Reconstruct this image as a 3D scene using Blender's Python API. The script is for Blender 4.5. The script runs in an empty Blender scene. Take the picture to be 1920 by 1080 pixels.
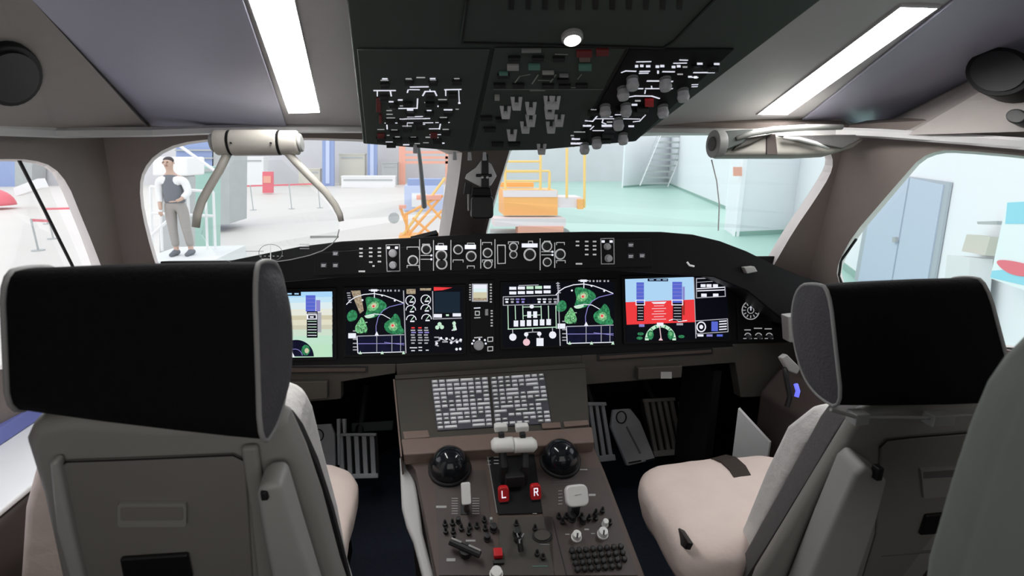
import bpy, bmesh, math, random
from mathutils import Vector as V3, Matrix
from mathutils.geometry import tessellate_polygon
R = math.radians
random.seed(7)
scn = bpy.context.scene
COL = scn.collection

# ------------------------------------------------------------------ camera
CAM = V3((-0.15, 0.0, 1.38)); PITCH = R(14.5); YAW = R(8.5); FPX = 950.0
cd = bpy.data.cameras.new('camera'); cam = bpy.data.objects.new('camera', cd); COL.objects.link(cam)
cam.location = CAM; cam.rotation_euler = (R(90) - PITCH, 0, -YAW)
cd.sensor_width = 36; cd.lens = 36 * FPX / 1920; cd.clip_start = 0.02; cd.clip_end = 300
cd.dof.use_dof = True; cd.dof.focus_distance = 1.6; cd.dof.aperture_fstop = 6.3
scn.camera = cam
cf = V3((math.sin(YAW) * math.cos(PITCH), math.cos(YAW) * math.cos(PITCH), -math.sin(PITCH)))
cu = V3((math.sin(YAW) * math.sin(PITCH), math.cos(YAW) * math.sin(PITCH), math.cos(PITCH)))
cr = V3((math.cos(YAW), -math.sin(YAW), 0))

# ------------------------------------------------------------------ world and exposure
w = bpy.data.worlds.new('world'); scn.world = w; w.use_nodes = True
bg = w.node_tree.nodes['Background']; bg.inputs[0].default_value = (0.93, 0.95, 1, 1); bg.inputs[1].default_value = 1.6
vs = scn.view_settings
vs.view_transform = 'Standard'; vs.look = 'None'; vs.gamma = 1; vs.use_curve_mapping = False; vs.exposure = 0.0
# added fill panel behind the camera, no fixture; brightens seat backs and ceiling
ld = bpy.data.lights.new('rear_fill_light', 'AREA'); ld.shape = 'RECTANGLE'; ld.size = 1.3; ld.size_y = 1.0; ld.energy = 4.5; ld.color = (1, .98, .95)
lo = bpy.data.objects.new('rear_fill_light', ld); COL.objects.link(lo); lo.location = (0, -.75, 1.35); lo.rotation_euler = (R(90), 0, 0)
STRIP = 30.0      # brightness of the two ceiling light strips

# ------------------------------------------------------------------ helpers
def ray(px, py):
    return cf + cr * ((px - 960) / FPX) + cu * ((540 - py) / FPX)
def at_y(px, py, y): d = ray(px, py); return CAM + d * ((y - CAM.y) / d.y)
def at_x(px, py, x): d = ray(px, py); return CAM + d * ((x - CAM.x) / d.x)
def at_z(px, py, z): d = ray(px, py); return CAM + d * ((z - CAM.z) / d.z)

class Frame:
    """a plane of the place: origin, U to the right, V up, N towards the viewer"""
    def __init__(s, o, U, V):
        s.o = V3(o); s.U = V3(U).normalized(); s.V = V3(V); s.V = (s.V - s.U * s.V.dot(s.U)).normalized(); s.N = s.U.cross(s.V)
    def p(s, u, v, w=0): return s.o + s.U * u + s.V * v + s.N * w
    def uv(s, px, py):
        d = ray(px, py); t = (s.o - CAM).dot(s.N) / d.dot(s.N); q = CAM + d * t - s.o
        return (q.dot(s.U), q.dot(s.V))
    def px(s, px, py, w=0): u, v = s.uv(px, py); return s.p(u, v, w)
    def sc(s, px, py):      # metres per pixel along U and V here
        a = s.uv(px - 1, py); b = s.uv(px + 1, py); c = s.uv(px, py + 1); d = s.uv(px, py - 1)
        return (math.hypot(b[0] - a[0], b[1] - a[1]) / 2, math.hypot(d[0] - c[0], d[1] - c[1]) / 2)

class Patch:
    """bilinear surface through four corners"""
    def __init__(s, p00, p10, p11, p01): s.c = [V3(p) for p in (p00, p10, p11, p01)]; s.flip = 1
    def p(s, u, v, w=0):
        a, b, c, d = s.c
        q = a * ((1 - u) * (1 - v)) + b * (u * (1 - v)) + c * (u * v) + d * ((1 - u) * v)
        if w:
            n = ((b - a) * (1 - v) + (c - d) * v).cross((d - a) * (1 - u) + (c - b) * u).normalized()
            if n.dot(CAM - q) < 0: n = -n
            q = q + n * w
        return q
    def uv(s, px, py, w=0):
        d = ray(px, py).normalized(); u = v = .5
        e1 = d.orthogonal().normalized(); e2 = d.cross(e1)
        def F(u, v): q = s.p(u, v, w) - CAM; return q.dot(e1), q.dot(e2)
        for _ in range(25):
            f = F(u, v); h = 1e-4; fu = F(u + h, v); fv = F(u, v + h)
            a, b = (fu[0] - f[0]) / h, (fv[0] - f[0]) / h; c, e = (fu[1] - f[1]) / h, (fv[1] - f[1]) / h
            det = a * e - b * c
            if abs(det) < 1e-12: break
            u -= max(-.5, min(.5, (e * f[0] - b * f[1]) / det)); v -= max(-.5, min(.5, (-c * f[0] + a * f[1]) / det))
        return (u, v)
    def px(s, px, py, w=0): u, v = s.uv(px, py); return s.p(u, v, w)

MATS = {}
def mat(name, col, rough=.6, metal=0, emit=0, noise=0, nscale=30, bump=0, bscale=80, spec=.5, trans=0, ecol=None):
    m = bpy.data.materials.new(name); m.use_nodes = True; nt = m.node_tree; b = nt.nodes['Principled BSDF']
    c = (*col, 1)
    b.inputs['Base Color'].default_value = c; b.inputs['Roughness'].default_value = rough; b.inputs['Metallic'].default_value = metal
    b.inputs['Specular IOR Level'].default_value = spec
    if emit: b.inputs['Emission Color'].default_value = (*(ecol or col), 1); b.inputs['Emission Strength'].default_value = emit
    tc = None
    if noise or bump: tc = nt.nodes.new('ShaderNodeTexCoord')
    if noise:
        n = nt.nodes.new('ShaderNodeTexNoise'); n.inputs['Scale'].default_value = nscale; n.inputs['Detail'].default_value = 4
        nt.links.new(tc.outputs['Object'], n.inputs['Vector'])
        mr = nt.nodes.new('ShaderNodeMapRange'); mr.inputs[3].default_value = 1 - noise; mr.inputs[4].default_value = 1 + noise
        mx = nt.nodes.new('ShaderNodeVectorMath'); mx.operation = 'SCALE'; mx.inputs[0].default_value = col
        nt.links.new(n.outputs['Fac'], mr.inputs[0]); nt.links.new(mr.outputs[0], mx.inputs['Scale']); nt.links.new(mx.outputs[0], b.inputs['Base Color'])
    if bump:
        n = nt.nodes.new('ShaderNodeTexNoise'); n.inputs['Scale'].default_value = bscale; n.inputs['Detail'].default_value = 5
        nt.links.new(tc.outputs['Object'], n.inputs['Vector'])
        bp = nt.nodes.new('ShaderNodeBump'); bp.inputs['Strength'].default_value = bump; bp.inputs['Distance'].default_value = .01
        nt.links.new(n.outputs['Fac'], bp.inputs['Height']); nt.links.new(bp.outputs[0], b.inputs['Normal'])
    MATS[name] = m
    return m
def glass(name, tint, fac, rough=.02, haze=0, hazecol=(1, 1, 1)):
    m = bpy.data.materials.new(name); m.use_nodes = True; nt = m.node_tree; nt.nodes.clear()
    o = nt.nodes.new('ShaderNodeOutputMaterial'); t = nt.nodes.new('ShaderNodeBsdfTransparent'); t.inputs[0].default_value = (*tint, 1)
    g = nt.nodes.new('ShaderNodeBsdfGlossy'); g.inputs['Roughness'].default_value = rough
    fr = nt.nodes.new('ShaderNodeFresnel'); fr.inputs[0].default_value = 1.3
    ml = nt.nodes.new('ShaderNodeMath'); ml.operation = 'MULTIPLY'; ml.inputs[1].default_value = fac
    mx = nt.nodes.new('ShaderNodeMixShader'); nt.links.new(fr.outputs[0], ml.inputs[0]); nt.links.new(ml.outputs[0], mx.inputs[0])
    nt.links.new(t.outputs[0], mx.inputs[1]); nt.links.new(g.outputs[0], mx.inputs[2]); out = mx
    if haze:
        h = nt.nodes.new('ShaderNodeBsdfTranslucent'); h.inputs[0].default_value = (*hazecol, 1)
        m2 = nt.nodes.new('ShaderNodeMixShader'); m2.inputs[0].default_value = haze
        nt.links.new(mx.outputs[0], m2.inputs[1]); nt.links.new(h.outputs[0], m2.inputs[2]); out = m2
    nt.links.new(out.outputs[0], o.inputs[0]); MATS[name] = m; return m

# interior
mat('ceiling_grey', (.50, .49, .50), .55, noise=.03, bump=.05, bscale=300)
mat('ceiling_tray', (.42, .42, .53), .45, noise=.03)
mat('lining_brown', (.20, .165, .15), .6, noise=.05, bump=.08, bscale=250)
mat('lining_reveal', (.74, .68, .66), .6, noise=.04)  # paler than the lining: daylight on the reveals put into the colour
mat('lining_upper', (.33, .30, .285), .6, noise=.05, bump=.05, bscale=250)
mat('ledge_grey', (.50, .50, .50), .4, noise=.03)
mat('dark_plastic', (.008, .0075, .008), .5, spec=.2, noise=.1, nscale=12)
mat('black', (.008, .008, .009), .5)
mat('black_gloss', (.008, .010, .013), .12)
mat('panel_black', (.007, .007, .008), .5, spec=.2, noise=.15, nscale=10)
mat('panel_olive', (.050, .045, .036), .6, noise=.12, nscale=12)
mat('panel_green', (.042, .056, .050), .55, noise=.10, nscale=10)
mat('panel_brown', (.075, .050, .040), .55, noise=.12, nscale=14)
mat('panel_tan', (.17, .12, .10), .5, noise=.1)
mat('grey_key', (.22, .23, .23), .5)
mat('grey_key_dark', (.07, .07, .09), .5)
mat('white_plastic', (.72, .72, .70), .35)
mat('grey_plastic', (.36, .36, .35), .45, noise=.04)
mat('housing_beige', (.42, .40, .36), .5, noise=.04)
mat('shell_grey', (.33, .325, .30), .5, noise=.05, nscale=8)
mat('shell_panel', (.25, .24, .22), .55, noise=.06, nscale=8)
mat('shell_light', (.46, .46, .44), .42, noise=.04)
mat('cover_white', (.78, .76, .74), .85, noise=.08, nscale=60, bump=.5, bscale=45)
mat('cover_pink', (.86, .72, .66), .85, noise=.05, nscale=15, bump=.5, bscale=14)
mat('band_grey', (.15, .145, .145), .8, noise=.1, nscale=80, bump=.2, bscale=200)
mat('headrest_black', (.006, .006, .007), .9, spec=.15, noise=.3, nscale=80, bump=.2, bscale=200)
mat('headrest_side', (.085, .080, .090), .85, noise=.15, nscale=90, bump=.3, bscale=240)
mat('piping', (.33, .33, .33), .7)
mat('belt_brown', (.045, .032, .026), .8, noise=.2, nscale=100)
mat('carpet', (.018, .025, .042), .95, noise=.4, nscale=120)
mat('side_console', (.055, .040, .036), .5, noise=.1)
mat('console_white', (.90, .91, .92), .4, noise=.02)
mat('mist_grey', (.17, .19, .175), .7, noise=.05)
mat('ledge_light_tint', (.16, .18, .46), .4, noise=.04)  # blue light falling on the ledge, put into its base colour
mat('pedal_metal', (.62, .63, .66), .4, metal=0, noise=.06)
mat('pedal_dark', (.30, .28, .26), .6, noise=.1)
mat('red_plastic', (.55, .012, .018), .35)
mat('red_dim', (.16, .02, .02), .5)
mat('teal', (.10, .24, .20), .5)
mat('knob_grey', (.50, .50, .53), .5, noise=.08)
mat('lit_white', (.8, .82, .85), .5, emit=.75, ecol=(.85, .87, 1))
mat('lit_soft', (.5, .5, .5), .5, emit=.28, ecol=(.9, .92, .95))
mat('strip_light', (1, 1, 1), .5, emit=STRIP, ecol=(1, .99, .97))
mat('lamp_lens', (1, 1, 1), .5, emit=5, ecol=(1, .97, .88))
mat('blue_led', (.1, .1, .6), .5, emit=1.0, ecol=(.15, .17, .9))
mat('seal_black', (.006, .006, .007), .6)
mat('frame_pale', (.62, .62, .66), .5, noise=.03)
# screens
def scr(n, c, e=1.0): mat(n, (0, 0, 0), .5, emit=e, ecol=c, spec=.15)
scr('scr_black', (.0015, .002, .005)); scr('scr_navy', (.004, .005, .022)); scr('scr_white', (.85, .87, .95)); scr('scr_grey', (.40, .40, .45))
scr('scr_green', (.03, .22, .09)); scr('scr_lgreen', (.16, .46, .20)); scr('scr_pale_green', (.55, .80, .60)); scr('scr_red', (.85, .045, .05))
scr('scr_sky', (.42, .66, .90)); scr('scr_blue', (.10, .14, .62)); scr('scr_violet', (.26, .24, .60)); scr('scr_beige', (.62, .58, .40))
scr('scr_sky1', (.42, .70, .95)); scr('scr_sky2', (.72, .86, .88)); scr('scr_sky3', (.66, .66, .48)); scr('scr_sky4', (.66, .78, .58)); scr('scr_sky5', (.50, .76, .56))
scr('scr_tan', (.36, .29, .20)); scr('scr_pink', (.85, .55, .60))
def speckle(n, amt, sc):
    nt = MATS[n].node_tree; b = nt.nodes['Principled BSDF']; tc = nt.nodes.new('ShaderNodeTexCoord'); no = nt.nodes.new('ShaderNodeTexNoise'); no.inputs['Scale'].default_value = sc; no.inputs['Detail'].default_value = 3
    mr = nt.nodes.new('ShaderNodeMapRange'); mr.inputs[1].default_value = .35; mr.inputs[2].default_value = .65; mr.inputs[3].default_value = 1 - amt; mr.inputs[4].default_value = 1 + amt
    nt.links.new(tc.outputs['Object'], no.inputs['Vector']); nt.links.new(no.outputs['Fac'], mr.inputs[0]); nt.links.new(mr.outputs[0], b.inputs['Emission Strength']); scr('scr_dred', (.35, .03, .02)); scr('scr_dteal', (.008, .018, .032))
for n_, a_, c_ in (('scr_green', .45, 160), ('scr_lgreen', .5, 220), ('scr_tan', .4, 200), ('scr_navy', .3, 60)): speckle(n_, a_, c_)
glass('windscreen_glass', (.97, .985, .98), .12, haze=0)
glass('combiner', (.97, .98, .98), .3, haze=.01)
# outside: glare and haze put into the colours by paling them
mat('hall_floor', (.66, .63, .59), .5, noise=.05, nscale=.4)
mat('hall_green', (.38, .60, .52), .35, noise=.08, nscale=.5)
mat('hall_wall', (.84, .86, .88), .7, noise=.02, nscale=.5)
mat('hall_wall_grey', (.64, .64, .66), .7, noise=.08, nscale=.6)
mat('hall_door', (.50, .57, .68), .6)
mat('hall_skirt', (.30, .46, .40), .6)
mat('hall_frame', (.42, .46, .50), .6)
mat('orange', (.95, .48, .16), .5); mat('yellow', (.90, .62, .22), .5); mat('pale_lilac', (.80, .72, .74), .6)
mat('blue_out', (.30, .38, .62), .6); mat('pale_blue', (.55, .62, .82), .6); mat('red_out', (.80, .18, .22), .6)
mat('salmon', (.85, .42, .32), .6); mat('out_grey', (.45, .47, .47), .6, noise=.1, nscale=2); mat('out_white', (.85, .85, .85), .6)
mat('out_steel', (.40, .42, .43), .5); mat('cloth_dark', (.16, .17, .19), .8); mat('trousers', (.34, .32, .30), .8); mat('skin', (.55, .38, .30), .6)
mat('shirt_white', (.80, .80, .80), .8); mat('hair', (.06, .05, .05), .8); mat('cyan_print', (.30, .68, .80), .6); mat('cream', (.62, .60, .52), .6)
mat('cabinet', (.72, .74, .74), .6); mat('poster_white', (.80, .88, .88), .6)

class MB:
    def __init__(s): s.v = []; s.f = []; s.m = []; s.names = []
    def mi(s, m):
        if m not in s.names: s.names.append(m)
        return s.names.index(m)
    def add(s, vs_, fs, m):
        k = len(s.v); i = s.mi(m); s.v += [V3(q) for q in vs_]
        for f in fs: s.f.append([a + k for a in f]); s.m.append(i)
    def prism(s, A, B, m, mside=None):
        n = len(A); fs = [list(range(n)), list(range(2 * n - 1, n - 1, -1))]
        s.add(list(A) + list(B), fs, m)
        k = len(s.v) - 2 * n; i = s.mi(mside or m)
        for a in range(n): b = (a + 1) % n; s.f.append([k + a, k + n + a, k + n + b, k + b]); s.m.append(i)
    def box(s, c, size, m, rot=None):
        c = V3(c); M = rot or Matrix.Identity(3); h = [x / 2 for x in size]
        q = [c + M @ V3((x * h[0], y * h[1], z * h[2])) for z in (-1, 1) for x, y in ((-1, -1), (1, -1), (1, 1), (-1, 1))]
        s.prism(q[:4], q[4:], m)
    def plate(s, fr, pts, w0, w1, m, mside=None):      # pts in uv
        s.prism([fr.p(u, v, w0) for u, v in pts], [fr.p(u, v, w1) for u, v in pts], m, mside)
    def pxp(s, fr, pts, w0, w1, m, mside=None): s.plate(fr, [fr.uv(*q) for q in pts], w0, w1, m, mside)
    def pxr(s, fr, x0, y0, x1, y1, w0, w1, m): s.pxp(fr, [(x0, y0), (x1, y0), (x1, y1), (x0, y1)], w0, w1, m)
    def stroke(s, fr, pts, wpx, w0, w1, m, closed=False):
        q = [fr.uv(*p) for p in pts]; n = len(q); hw = fr.sc(*pts[0])[0] * wpx / 2
        rng = range(n if closed else n - 1)
        for i in rng:
            a, b = q[i], q[(i + 1) % n]; dx, dy = b[0] - a[0], b[1] - a[1]; L = math.hypot(dx, dy) or 1
            nx, ny = -dy / L * hw, dx / L * hw; ex, ey = dx / L * hw * .5, dy / L * hw * .5
            s.plate(fr, [(a[0] - ex + nx, a[1] - ey + ny), (b[0] + ex + nx, b[1] + ey + ny), (b[0] + ex - nx, b[1] + ey - ny), (a[0] - ex - nx, a[1] - ey - ny)], w0, w1, m)
    def ell(s, fr, cx, cy, rx, ry, w0, w1, m, n=16, a0=0, a1=360):
        full = abs(a1 - a0) >= 360
        pts = [(cx + rx * math.cos(R(a0 + (a1 - a0) * i / (n if full else n - 1))), cy - ry * math.sin(R(a0 + (a1 - a0) * i / (n if full else n - 1)))) for i in range(n)]
        s.pxp(fr, pts, w0, w1, m)
    def arc(s, fr, cx, cy, rx, ry, a0, a1, wpx, w0, w1, m, n=14):
        s.stroke(fr, [(cx + rx * math.cos(R(a0 + (a1 - a0) * i / (n - 1))), cy - ry * math.sin(R(a0 + (a1 - a0) * i / (n - 1)))) for i in range(n)], wpx, w0, w1, m)
    def tube(s, pts, r, m, n=10, caps=True):
        pts = [V3(p) for p in pts]; rs = r if isinstance(r, (list, tuple)) else [r] * len(pts)
        k = len(s.v); i = s.mi(m); prev = None
        for j, p in enumerate(pts):
            d = (pts[min(j + 1, len(pts) - 1)] - pts[max(j - 1, 0)]).normalized()
            if prev is None: a = d.orthogonal().normalized()
            else: a = (prev - d * prev.dot(d)).normalized()
            prev = a; b = d.cross(a)
            for q in range(n): t = 2 * math.pi * q / n; s.v.append(p + (a * math.cos(t) + b * math.sin(t)) * rs[j])
        for j in range(len(pts) - 1):
            for q in range(n):
                s.f.append([k + j * n + q, k + j * n + (q + 1) % n, k + (j + 1) * n + (q + 1) % n, k + (j + 1) * n + q]); s.m.append(i)
        if caps: s.f.append([k + q for q in range(n)][::-1]); s.f.append([k + (len(pts) - 1) * n + q for q in range(n)]); s.m += [i, i]
    def loft(s, rings, m, caps=True):
        k = len(s.v); i = s.mi(m); n = len(rings[0])
        for r_ in rings: s.v += [V3(q) for q in r_]
        for j in range(len(rings) - 1):
            for q in range(n): s.f.append([k + j * n + q, k + j * n + (q + 1) % n, k + (j + 1) * n + (q + 1) % n, k + (j + 1) * n + q]); s.m.append(i)
        if caps: s.f.append([k + q for q in range(n)][::-1]); s.f.append([k + (len(rings) - 1) * n + q for q in range(n)]); s.m += [i, i]
    def dome(s, c, r, m, up=V3((0, 0, 1)), squash=1, n=20, k=8):
        up = V3(up).normalized(); a = up.orthogonal().normalized(); b = up.cross(a); c = V3(c)
        rings = []
        for j in range(k):
            t = math.pi / 2 * j / k; rings.append([c + (a * math.cos(2 * math.pi * q / n) + b * math.sin(2 * math.pi * q / n)) * r * math.cos(t) + up * r * math.sin(t) * squash for q in range(n)])
        s.loft(rings, m)
    def lathe(s, c, up, prof, m, n=20):     # prof: (radius, height)
        up = V3(up).normalized(); a = up.orthogonal().normalized(); b = up.cross(a); c = V3(c)
        s.loft([[c + (a * math.cos(2 * math.pi * q / n) + b * math.sin(2 * math.pi * q / n)) * r_ + up * h for q in range(n)] for r_, h in prof], m)
    def build(s, name, parent=None, smooth=False, bevel=0, bseg=2, sub=0, norm=True):
        me = bpy.data.meshes.new(name); off = V3((0, 0, 0)); p = parent
        while p: off += p.location; p = p.parent
        if parent is None:
            bb = [min(v[i] for v in s.v) for i in range(3)], [max(v[i] for v in s.v) for i in range(3)]
            off = V3(((bb[0][0] + bb[1][0]) / 2, (bb[0][1] + bb[1][1]) / 2, bb[0][2]))
        me.from_pydata([v - off for v in s.v], [], s.f)
        for n in s.names: me.materials.append(MATS[n])
        me.polygons.foreach_set('material_index', s.m)
        if norm:
            bm = bmesh.new(); bm.from_mesh(me); bmesh.ops.recalc_face_normals(bm, faces=bm.faces); bm.to_mesh(me); bm.free()
        if smooth: me.polygons.foreach_set('use_smooth', [True] * len(me.polygons))
        me.update()
        o = bpy.data.objects.new(name, me); COL.objects.link(o)
        if parent: o.parent = parent
        else: o.location = off
        if bevel:
            b = o.modifiers.new('bevel', 'BEVEL'); b.width = bevel; b.segments = bseg; b.limit_method = 'ANGLE'; b.angle_limit = R(35)
            me.polygons.foreach_set('use_smooth', [True] * len(me.polygons))
            wn = o.modifiers.new('wn', 'WEIGHTED_NORMAL'); wn.keep_sharp = False
        if sub: m_ = o.modifiers.new('sub', 'SUBSURF'); m_.levels = sub; m_.render_levels = sub
        return o

def thing(name, label, cat, loc, group=None):
    o = bpy.data.objects.new(name, None); COL.objects.link(o); o.location = V3(loc); o.empty_display_size = .05
    o['label'] = label; o['category'] = cat
    if group: o['group'] = group
    return o
def tag(o, label, cat, group=None):
    o['label'] = label; o['category'] = cat
    if group: o['group'] = group
    return o
def struct(mb, name, **k): o = mb.build(name, **k); o['kind'] = 'structure'; return o
def rrect(x0, y0, x1, y1, r, n=5):
    p = []
    for cx, cy, a in ((x1 - r, y1 - r, 0), (x0 + r, y1 - r, 90), (x0 + r, y0 + r, 180), (x1 - r, y0 + r, 270)):
        for i in range(n): t = R(a + 90 * i / (n - 1)); p.append((cx + r * math.cos(t), cy + r * math.sin(t)))
    return p
def smoothloop(pts, it=2):
    for _ in range(it):
        q = []
        for i in range(len(pts)):
            a, b = pts[i], pts[(i + 1) % len(pts)]
            q += [(a[0] * .75 + b[0] * .25, a[1] * .75 + b[1] * .25), (a[0] * .25 + b[0] * .75, a[1] * .25 + b[1] * .75)]
        pts = q
    return pts
def holed(mb, surf, outer, holes, th, m, mrev):
    """a lining panel: outer loop (uv), holes as [(inner px loop, outer px loop)]; th = thickness away from the cabin"""
    loops_in = [[(u, v) for u, v in outer]] + [[surf.uv(*q) for q in h[0]] for h in holes]
    def P(uv, w): return surf.p(uv[0], uv[1], w)
    tris = tessellate_polygon([[V3((u, v, 0)) for u, v in L] for L in loops_in])
    flat = [q for L in loops_in for q in L]
    mb.add([P(q, 0) for q in flat], [list(t) for t in tris], m)
    # outer side
    out_loops = [loops_in[0]]
    for h in holes: out_loops.append([surf.uv(q[0], q[1]) if isinstance(surf, Frame) else surf.uv(q[0], q[1], -th) for q in h[1]])
    flat2 = [q for L in out_loops for q in L]
    tris2 = tessellate_polygon([[V3((u, v, 0)) for u, v in L] for L in out_loops])
    mb.add([P(q, -th) for q in flat2], [list(t) for t in tris2], m)
    for k, (A, B) in enumerate(zip(loops_in, out_loops)):
        n = len(A); mb.add([P(q, 0) for q in A] + [P(q, -th) for q in B], [[i, (i + 1) % n, n + (i + 1) % n, n + i] for i in range(n)], mrev if k else m)

# ================================================================== THE COCKPIT SHELL
WL = Patch((0, 2.05, 1.0), (-1.04, 1.56, .92), (-.95, 1.43, 1.44), (0, 1.56, 1.46))
WR = Patch((0, 2.05, 1.0), (1.08, 1.50, .92), (.99, 1.32, 1.44), (0, 1.56, 1.46))
SL = Patch((-1.04, 1.56, .92), (-1.28, -.30, .88), (-1.16, -.30, 1.42), (-.95, 1.43, 1.44))
SR = Patch((1.08, 1.50, .92), (1.28, -.30, .88), (1.16, -.30, 1.42), (.99, 1.32, 1.44))
UVR = [(-.0, -.05), (1.0, -.05), (1.0, 1.05), (0, 1.05)]
def inset(loop, dx, dy): return [(x + dx(x, y), y + dy(x, y)) for x, y in loop]

lw = [(300, 520), (283, 470), (266, 400), (261, 350), (268, 318), (292, 288), (335, 268), (400, 260), (560, 258), (700, 262), (868, 272), (862, 330), (850, 400), (838, 470), (830, 520)]
lwo = [(306, 520), (290, 470), (272, 400), (267, 350), (273, 322), (296, 293), (338, 273), (402, 264), (560, 262), (690, 266), (842, 276), (838, 330), (828, 400), (818, 470), (812, 520)]
mb = MB(); lw, lwo = smoothloop(lw, 1), smoothloop(lwo, 1); holed(mb, WL, UVR, [(lw, lwo)], .07, 'lining_brown', 'lining_reveal')
struct(mb, 'wall_front', norm=False)
rw = [(906, 520), (908, 450), (925, 380), (950, 300), (957, 276), (1000, 262), (1200, 250), (1400, 250), (1530, 262), (1556, 282), (1563, 305), (1556, 330), (1530, 372), (1490, 430), (1455, 490), (1432, 530)]
rwo = [(909, 520), (911, 450), (928, 380), (953, 300), (960, 278), (1000, 266), (1200, 254), (1400, 254), (1520, 266), (1543, 284), (1549, 303), (1538, 328), (1510, 372), (1470, 430), (1437, 486), (1420, 522)]
mb = MB(); rw, rwo = smoothloop(rw, 1), smoothloop(rwo, 1); holed(mb, WR, UVR, [(rw, rwo)], .07, 'lining_brown', 'lining_reveal')
struct(mb, 'wall_front_right', norm=False)
sl = [(-400, 310), (-200, 304), (0, 298), (60, 299), (100, 312), (128, 345), (150, 400), (175, 460), (205, 540), (240, 640), (200, 690), (0, 692), (-200, 700), (-400, 712)]
slo = [(-400, 312), (-200, 306), (0, 302), (56, 304), (92, 316), (112, 348), (134, 400), (158, 460), (186, 540), (215, 636), (180, 682), (0, 684), (-200, 692), (-400, 700)]
mb = MB(); sl, slo = smoothloop(sl, 1), smoothloop(slo, 1); holed(mb, SL, UVR, [(sl, slo)], .06, 'lining_brown', 'lining_reveal')
struct(mb, 'wall_left', norm=False)
sr_ = [(2400, 345), (2200, 325), (1920, 292), (1800, 282), (1760, 282), (1725, 296), (1695, 330), (1650, 382), (1600, 440), (1572, 490), (1568, 520), (1600, 600), (1700, 640), (1905, 657), (2200, 690), (2400, 730)]
sro = [(2400, 350), (2200, 330), (1920, 297), (1800, 287), (1765, 287), (1731, 300), (1702, 334), (1658, 386), (1609, 444), (1581, 492), (1577, 518), (1608, 594), (1704, 632), (1905, 648), (2200, 680), (2400, 715)]
mb = MB(); sr_, sro = smoothloop(sr_, 1), smoothloop(sro, 1); holed(mb, SR, UVR, [(sr_, sro)], .06, 'lining_brown', 'lining_reveal')
struct(mb, 'wall_right', norm=False)
# glass
def pane(surf, loop, n, w=-.05):
    mb = MB(); L = [surf.uv(*q) for q in loop]; cu_ = sum(q[0] for q in L) / len(L); cv_ = sum(q[1] for q in L) / len(L)
    L = [(cu_ + (q[0] - cu_) * 1.0, cv_ + (q[1] - cv_) * 1.0) for q in L]
    tr = tessellate_polygon([[V3((a, b, 0)) for a, b in L]])
    mb.add([surf.p(a, b, w) for a, b in L], [list(t) for t in tr], 'windscreen_glass')
    struct(mb, 'window_%d' % n, norm=False)
pane(WL, lw, 1); pane(WR, rw, 2); pane(SL, sl, 3); pane(SR, sr_, 4)
# seals of the side windows
mb = MB(); mb.tube([SL.px(60, 298, -.03), SL.px(110, 400, -.03), SL.px(158, 500, -.03), SL.px(215, 640, -.03)], .0035, 'seal_black', 6); struct(mb, 'trim_1')
mb = MB(); mb.tube([SR.px(1600, 450, -.01), SR.px(1572, 490, -.01), SR.px(1568, 520, -.01), SR.px(1602, 602, -.01), SR.px(1700, 641, -.01), SR.px(1905, 658, -.01), SR.px(2200, 690, -.01)], .004, 'seal_black', 6); struct(mb, 'trim_2')


# ceiling: sloping plane, z falls towards the nose
CS = .30
CP = Frame((0, 1.45, 1.46), (1, 0, 0), (0, -1, CS)); CP.N = V3((0, -CS, -1)).normalized()
def cpx(px, py, w=0): return CP.px(px, py, w)
QL1, QL2 = CP.uv(62, 0), CP.uv(280, 236); QR2, QR1 = CP.uv(1640, 238), CP.uv(1905, 108)
def ext(a, b, v): t = (v - a[1]) / (b[1] - a[1]); return (a[0] + (b[0] - a[0]) * t, v)
VB = 2.0
QL0 = ext(QL2, QL1, VB); QR0 = ext(QR2, QR1, VB)
QL0 = (max(QL0[0], -1.1), VB); QR0 = (min(QR0[0], 1.1), VB)
stripL = [(460, -20), (548, -20), (601, 208), (541, 210)]; stripR = [(1421, 212), (1476, 213), (1757, 12), (1688, 10)]
mb = MB()
outer = [QL2, QR2, QR0, QL0]
hl = [stripL, stripL]; 
def cuv(L): return [CP.uv(*q) for q in L]
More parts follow.
